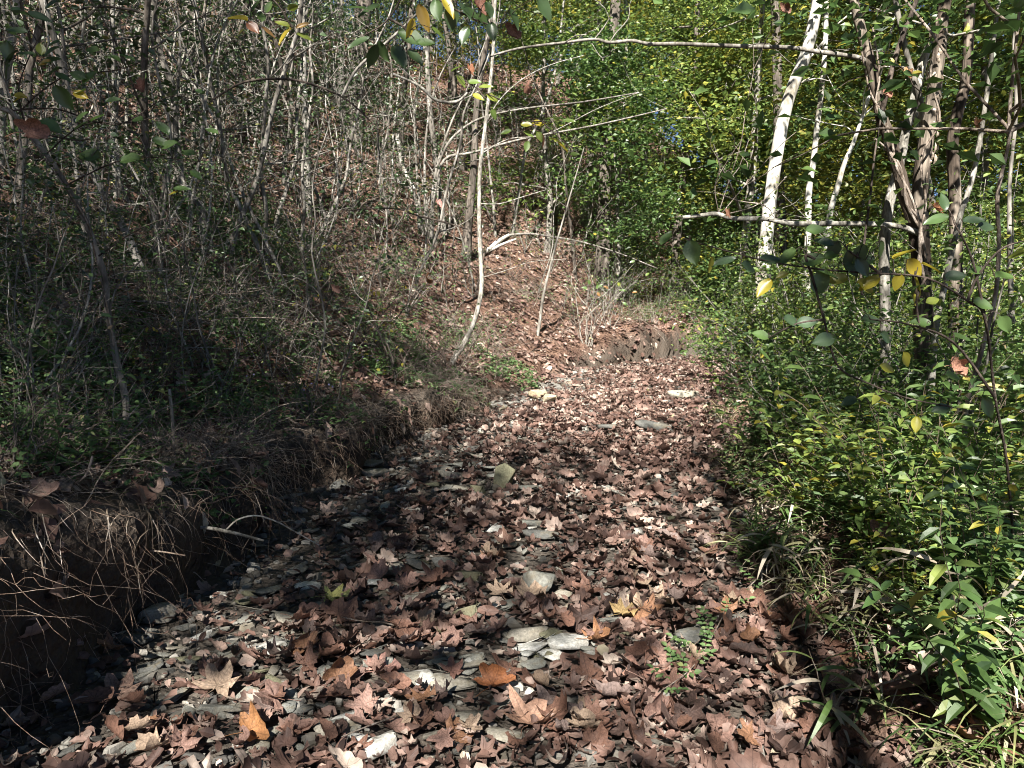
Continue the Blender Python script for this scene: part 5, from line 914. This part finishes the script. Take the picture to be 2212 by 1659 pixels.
# ------------------------------------------------------------------ sticks, roots
def stick(name, label, pts, w, mat, D=None, dz=None, twigs=(), cat='branch', k=6):
    if dz is None: P = [at(q[0], q[1], D + (q[2] if len(q) > 2 else 0)) for q in pts]
    else: P = [hit(q[0], q[1]) + Vector((0, 0, dz)) for q in pts]
    b = P[0].copy(); d = D or b.y; t = thing(name, label, cat, b); T = Tubes(); T.add(spline([q - b for q in P], 6), np.array(w) / 2 / F * d, k, .12); obj('stem', T.mesh('stem', M[mat]), t)
    T = Tubes()
    for q in twigs: T.add(spline([(at(a_[0], a_[1], d) if dz is None else hit(a_[0], a_[1]) + Vector((0, 0, dz))) - b for a_ in q], 5), [w[-1] * .4 / F * d, .0015], 4)
    if twigs: obj('twig', T.mesh('twig', M[mat]), t)
D = hit(420, 1260).y - .1
stick('arched_branch', 'arched grey branch sticking out of the bank over the creek bed', [(320, 1185), (355, 1158), (400, 1142), (445, 1140), (500, 1150), (540, 1160), (570, 1168)], [9, 9, 8, 5], 'pale', D, None, [[(545, 1160), (548, 1170), (545, 1178)], [(380, 1150), (360, 1080), (350, 1000)]])
stick('arched_branch', 'thinner arched branch springing right from the arched grey branch', [(490, 1143), (515, 1122), (555, 1114), (600, 1128), (640, 1150), (690, 1178)], [4, 4, 2], 'pale', D + .1, None, [[(600, 1128), (630, 1125), (650, 1128)]])
stick('root', 'long pale wavy root sweeping along the bank below the lip', [(-20, 1165), (40, 1145), (90, 1138), (150, 1145), (210, 1175), (265, 1195), (330, 1190), (400, 1200)], [5, 6, 5, 3], 'root', D - .5, None, [[(150, 1145), (130, 1158), (90, 1148), (30, 1148)], [(210, 1175), (260, 1220), (300, 1260)]])
stick('root', 'short dark root with a pale broken tip hanging from the bank', [(310, 1220), (345, 1232), (374, 1232), (372, 1245), (356, 1260)], [5, 5, 6, 6], 'root', D, None, [[(415, 1180), (408, 1225), (425, 1240), (443, 1258)]])
stick('snapped_stick', 'snapped upright grey stick standing on the bank edge', [(366, 840), (372, 900), (376, 970), (382, 1040), (392, 1100), (410, 1140)], [7, 7, 6], 'grey', hit(376, 1000).y - .1, None, [[(390, 1090), (405, 1040), (420, 1000)]])
stick('fallen_twig', 'forked pale stick lying on leaves right of the mossy blocky rock', [(1300, 1064), (1325, 1076), (1350, 1088), (1368, 1106)], [4, 5, 4], 'pale', None, .06, [[(1325, 1076), (1345, 1078), (1370, 1092)]])
stick('fallen_twig', 'long thin dark branch lying on the shaded gravel by the bank', [(90, 1580), (130, 1490), (190, 1440), (260, 1400), (330, 1340), (385, 1290)], [6, 6, 4], 'darkt', None, .05)
stick('fallen_twig', 'straight pale stalk leaning low over the lower right plants', [(1820, 1560), (1900, 1545), (1980, 1520), (2060, 1490), (2120, 1465)], [6, 5, 4], 'twig', None, .12)
stick('fallen_twig', 'dark stick lying at the foot of the far bank', [(1270, 800), (1340, 800), (1430, 800)], [4, 4, 3], 'darkt', None, .05)
stick('dead_bough', 'thin bare bough arching over the upper left slope', [(460, 215), (520, 180), (590, 170), (660, 178), (740, 210), (800, 260)], [4, 5, 5, 3], 'darkt', 9, None, [[(740, 210), (790, 205), (850, 240)]])
stick('dead_bough', 'long bare bough curving up toward the top centre leaves', [(740, 205), (770, 150), (820, 105), (870, 60), (900, 30)], [6, 6, 4], 'grey', 6.5, None, [])
stick('dead_bough', 'wavy pale bough crossing behind the mottled pale tree top', [(850, 160), (905, 185), (940, 215), (985, 220), (1010, 200)], [5, 6, 5], 'pale', 9.5, None, [[(905, 185), (870, 150), (830, 130)]])
stick('dead_bough', 'bare bough reaching left along the bank from the stem clump', [(740, 455), (850, 450), (900, 465), (960, 480), (1010, 495)], [2, 4, 4, 3], 'darkt', 9.5, None, [])
stick('dead_bough', 'slanting pale stick on the slope beside the white stem clump', [(858, 290), (862, 320), (870, 360), (895, 410)], [7, 8, 8], 'white', hit(895, 430).y, None, [])
stick('dead_bough', 'pale bent stick hanging over the bank at the lower left, by the weeds', [(200, 985), (186, 1025), (160, 1045), (133, 1055), (140, 1085), (152, 1105)], [5, 5, 4], 'twig', hit(160, 1080).y - .1, None, [])
stick('dead_bough', 'thin twig arching across the near bank weeds', [(390, 730), (430, 700), (490, 688), (560, 686), (640, 690)], [3, 3, 2], 'twig', hit(400, 760).y, None, [])
g1 = np.random.RandomState(12)
for k in range(16):
    px, py = (g1.uniform(500, 1500), g1.uniform(900, 1600)) if k < 9 else (g1.uniform(100, 900), g1.uniform(620, 950)); p = hit(px, py); a = g1.rand() * 6.28; L = g1.uniform(.12, .4)
    T = Tubes().add(wob([(math.cos(a) * L * (q / 5 - .5), math.sin(a) * L * (q / 5 - .5), .045 + .004 * q) for q in range(6)], .012), [.005, .0025], 5); o = obj('fallen_twig', T.mesh('fallen_twig', M['twig']), loc=p); tag(o, rel(p, 'short brown twig lying'), 'twig', 'short twigs on the ground')
def roots(N):
    g = np.random.RandomState(3); T = Tubes(); n = 0
    while n < N:
        y = 1.8 + 9.5 * g.rand() ** 1.2; j = np.argmin(abs(LB[:, 1] - y)); x0 = np.interp(y, LB[:, 1], LB[:, 0]); hb = float(bank_h(y)); z0 = hb * g.uniform(.35, 1.05) + .05; L = hb * g.uniform(.35, 1.2)
        P = grow((x0 + .18 * (z0 / hb > .8) + .02, y, z0), (g.uniform(.1, .8), g.randn() * .5, g.uniform(-.5, .3)), L, 8, .3, -.22, g); P[:, 2] = np.maximum(P[:, 2], .02); T.add(P, [g.choice([.0015, .002, .0045], p=[.5, .4, .1]), .0008], 3); n += 1
        if g.rand() < .5: T.add(grow(P[4], g.randn(3) + np.array([.3, 0, -.5]), L * .4, 5, .35, -.15, g), [.0015, .0008], 3)
    return T.mesh('bank_roots', M['root'])
kind(obj('bank_roots', roots(560)), 'stuff')
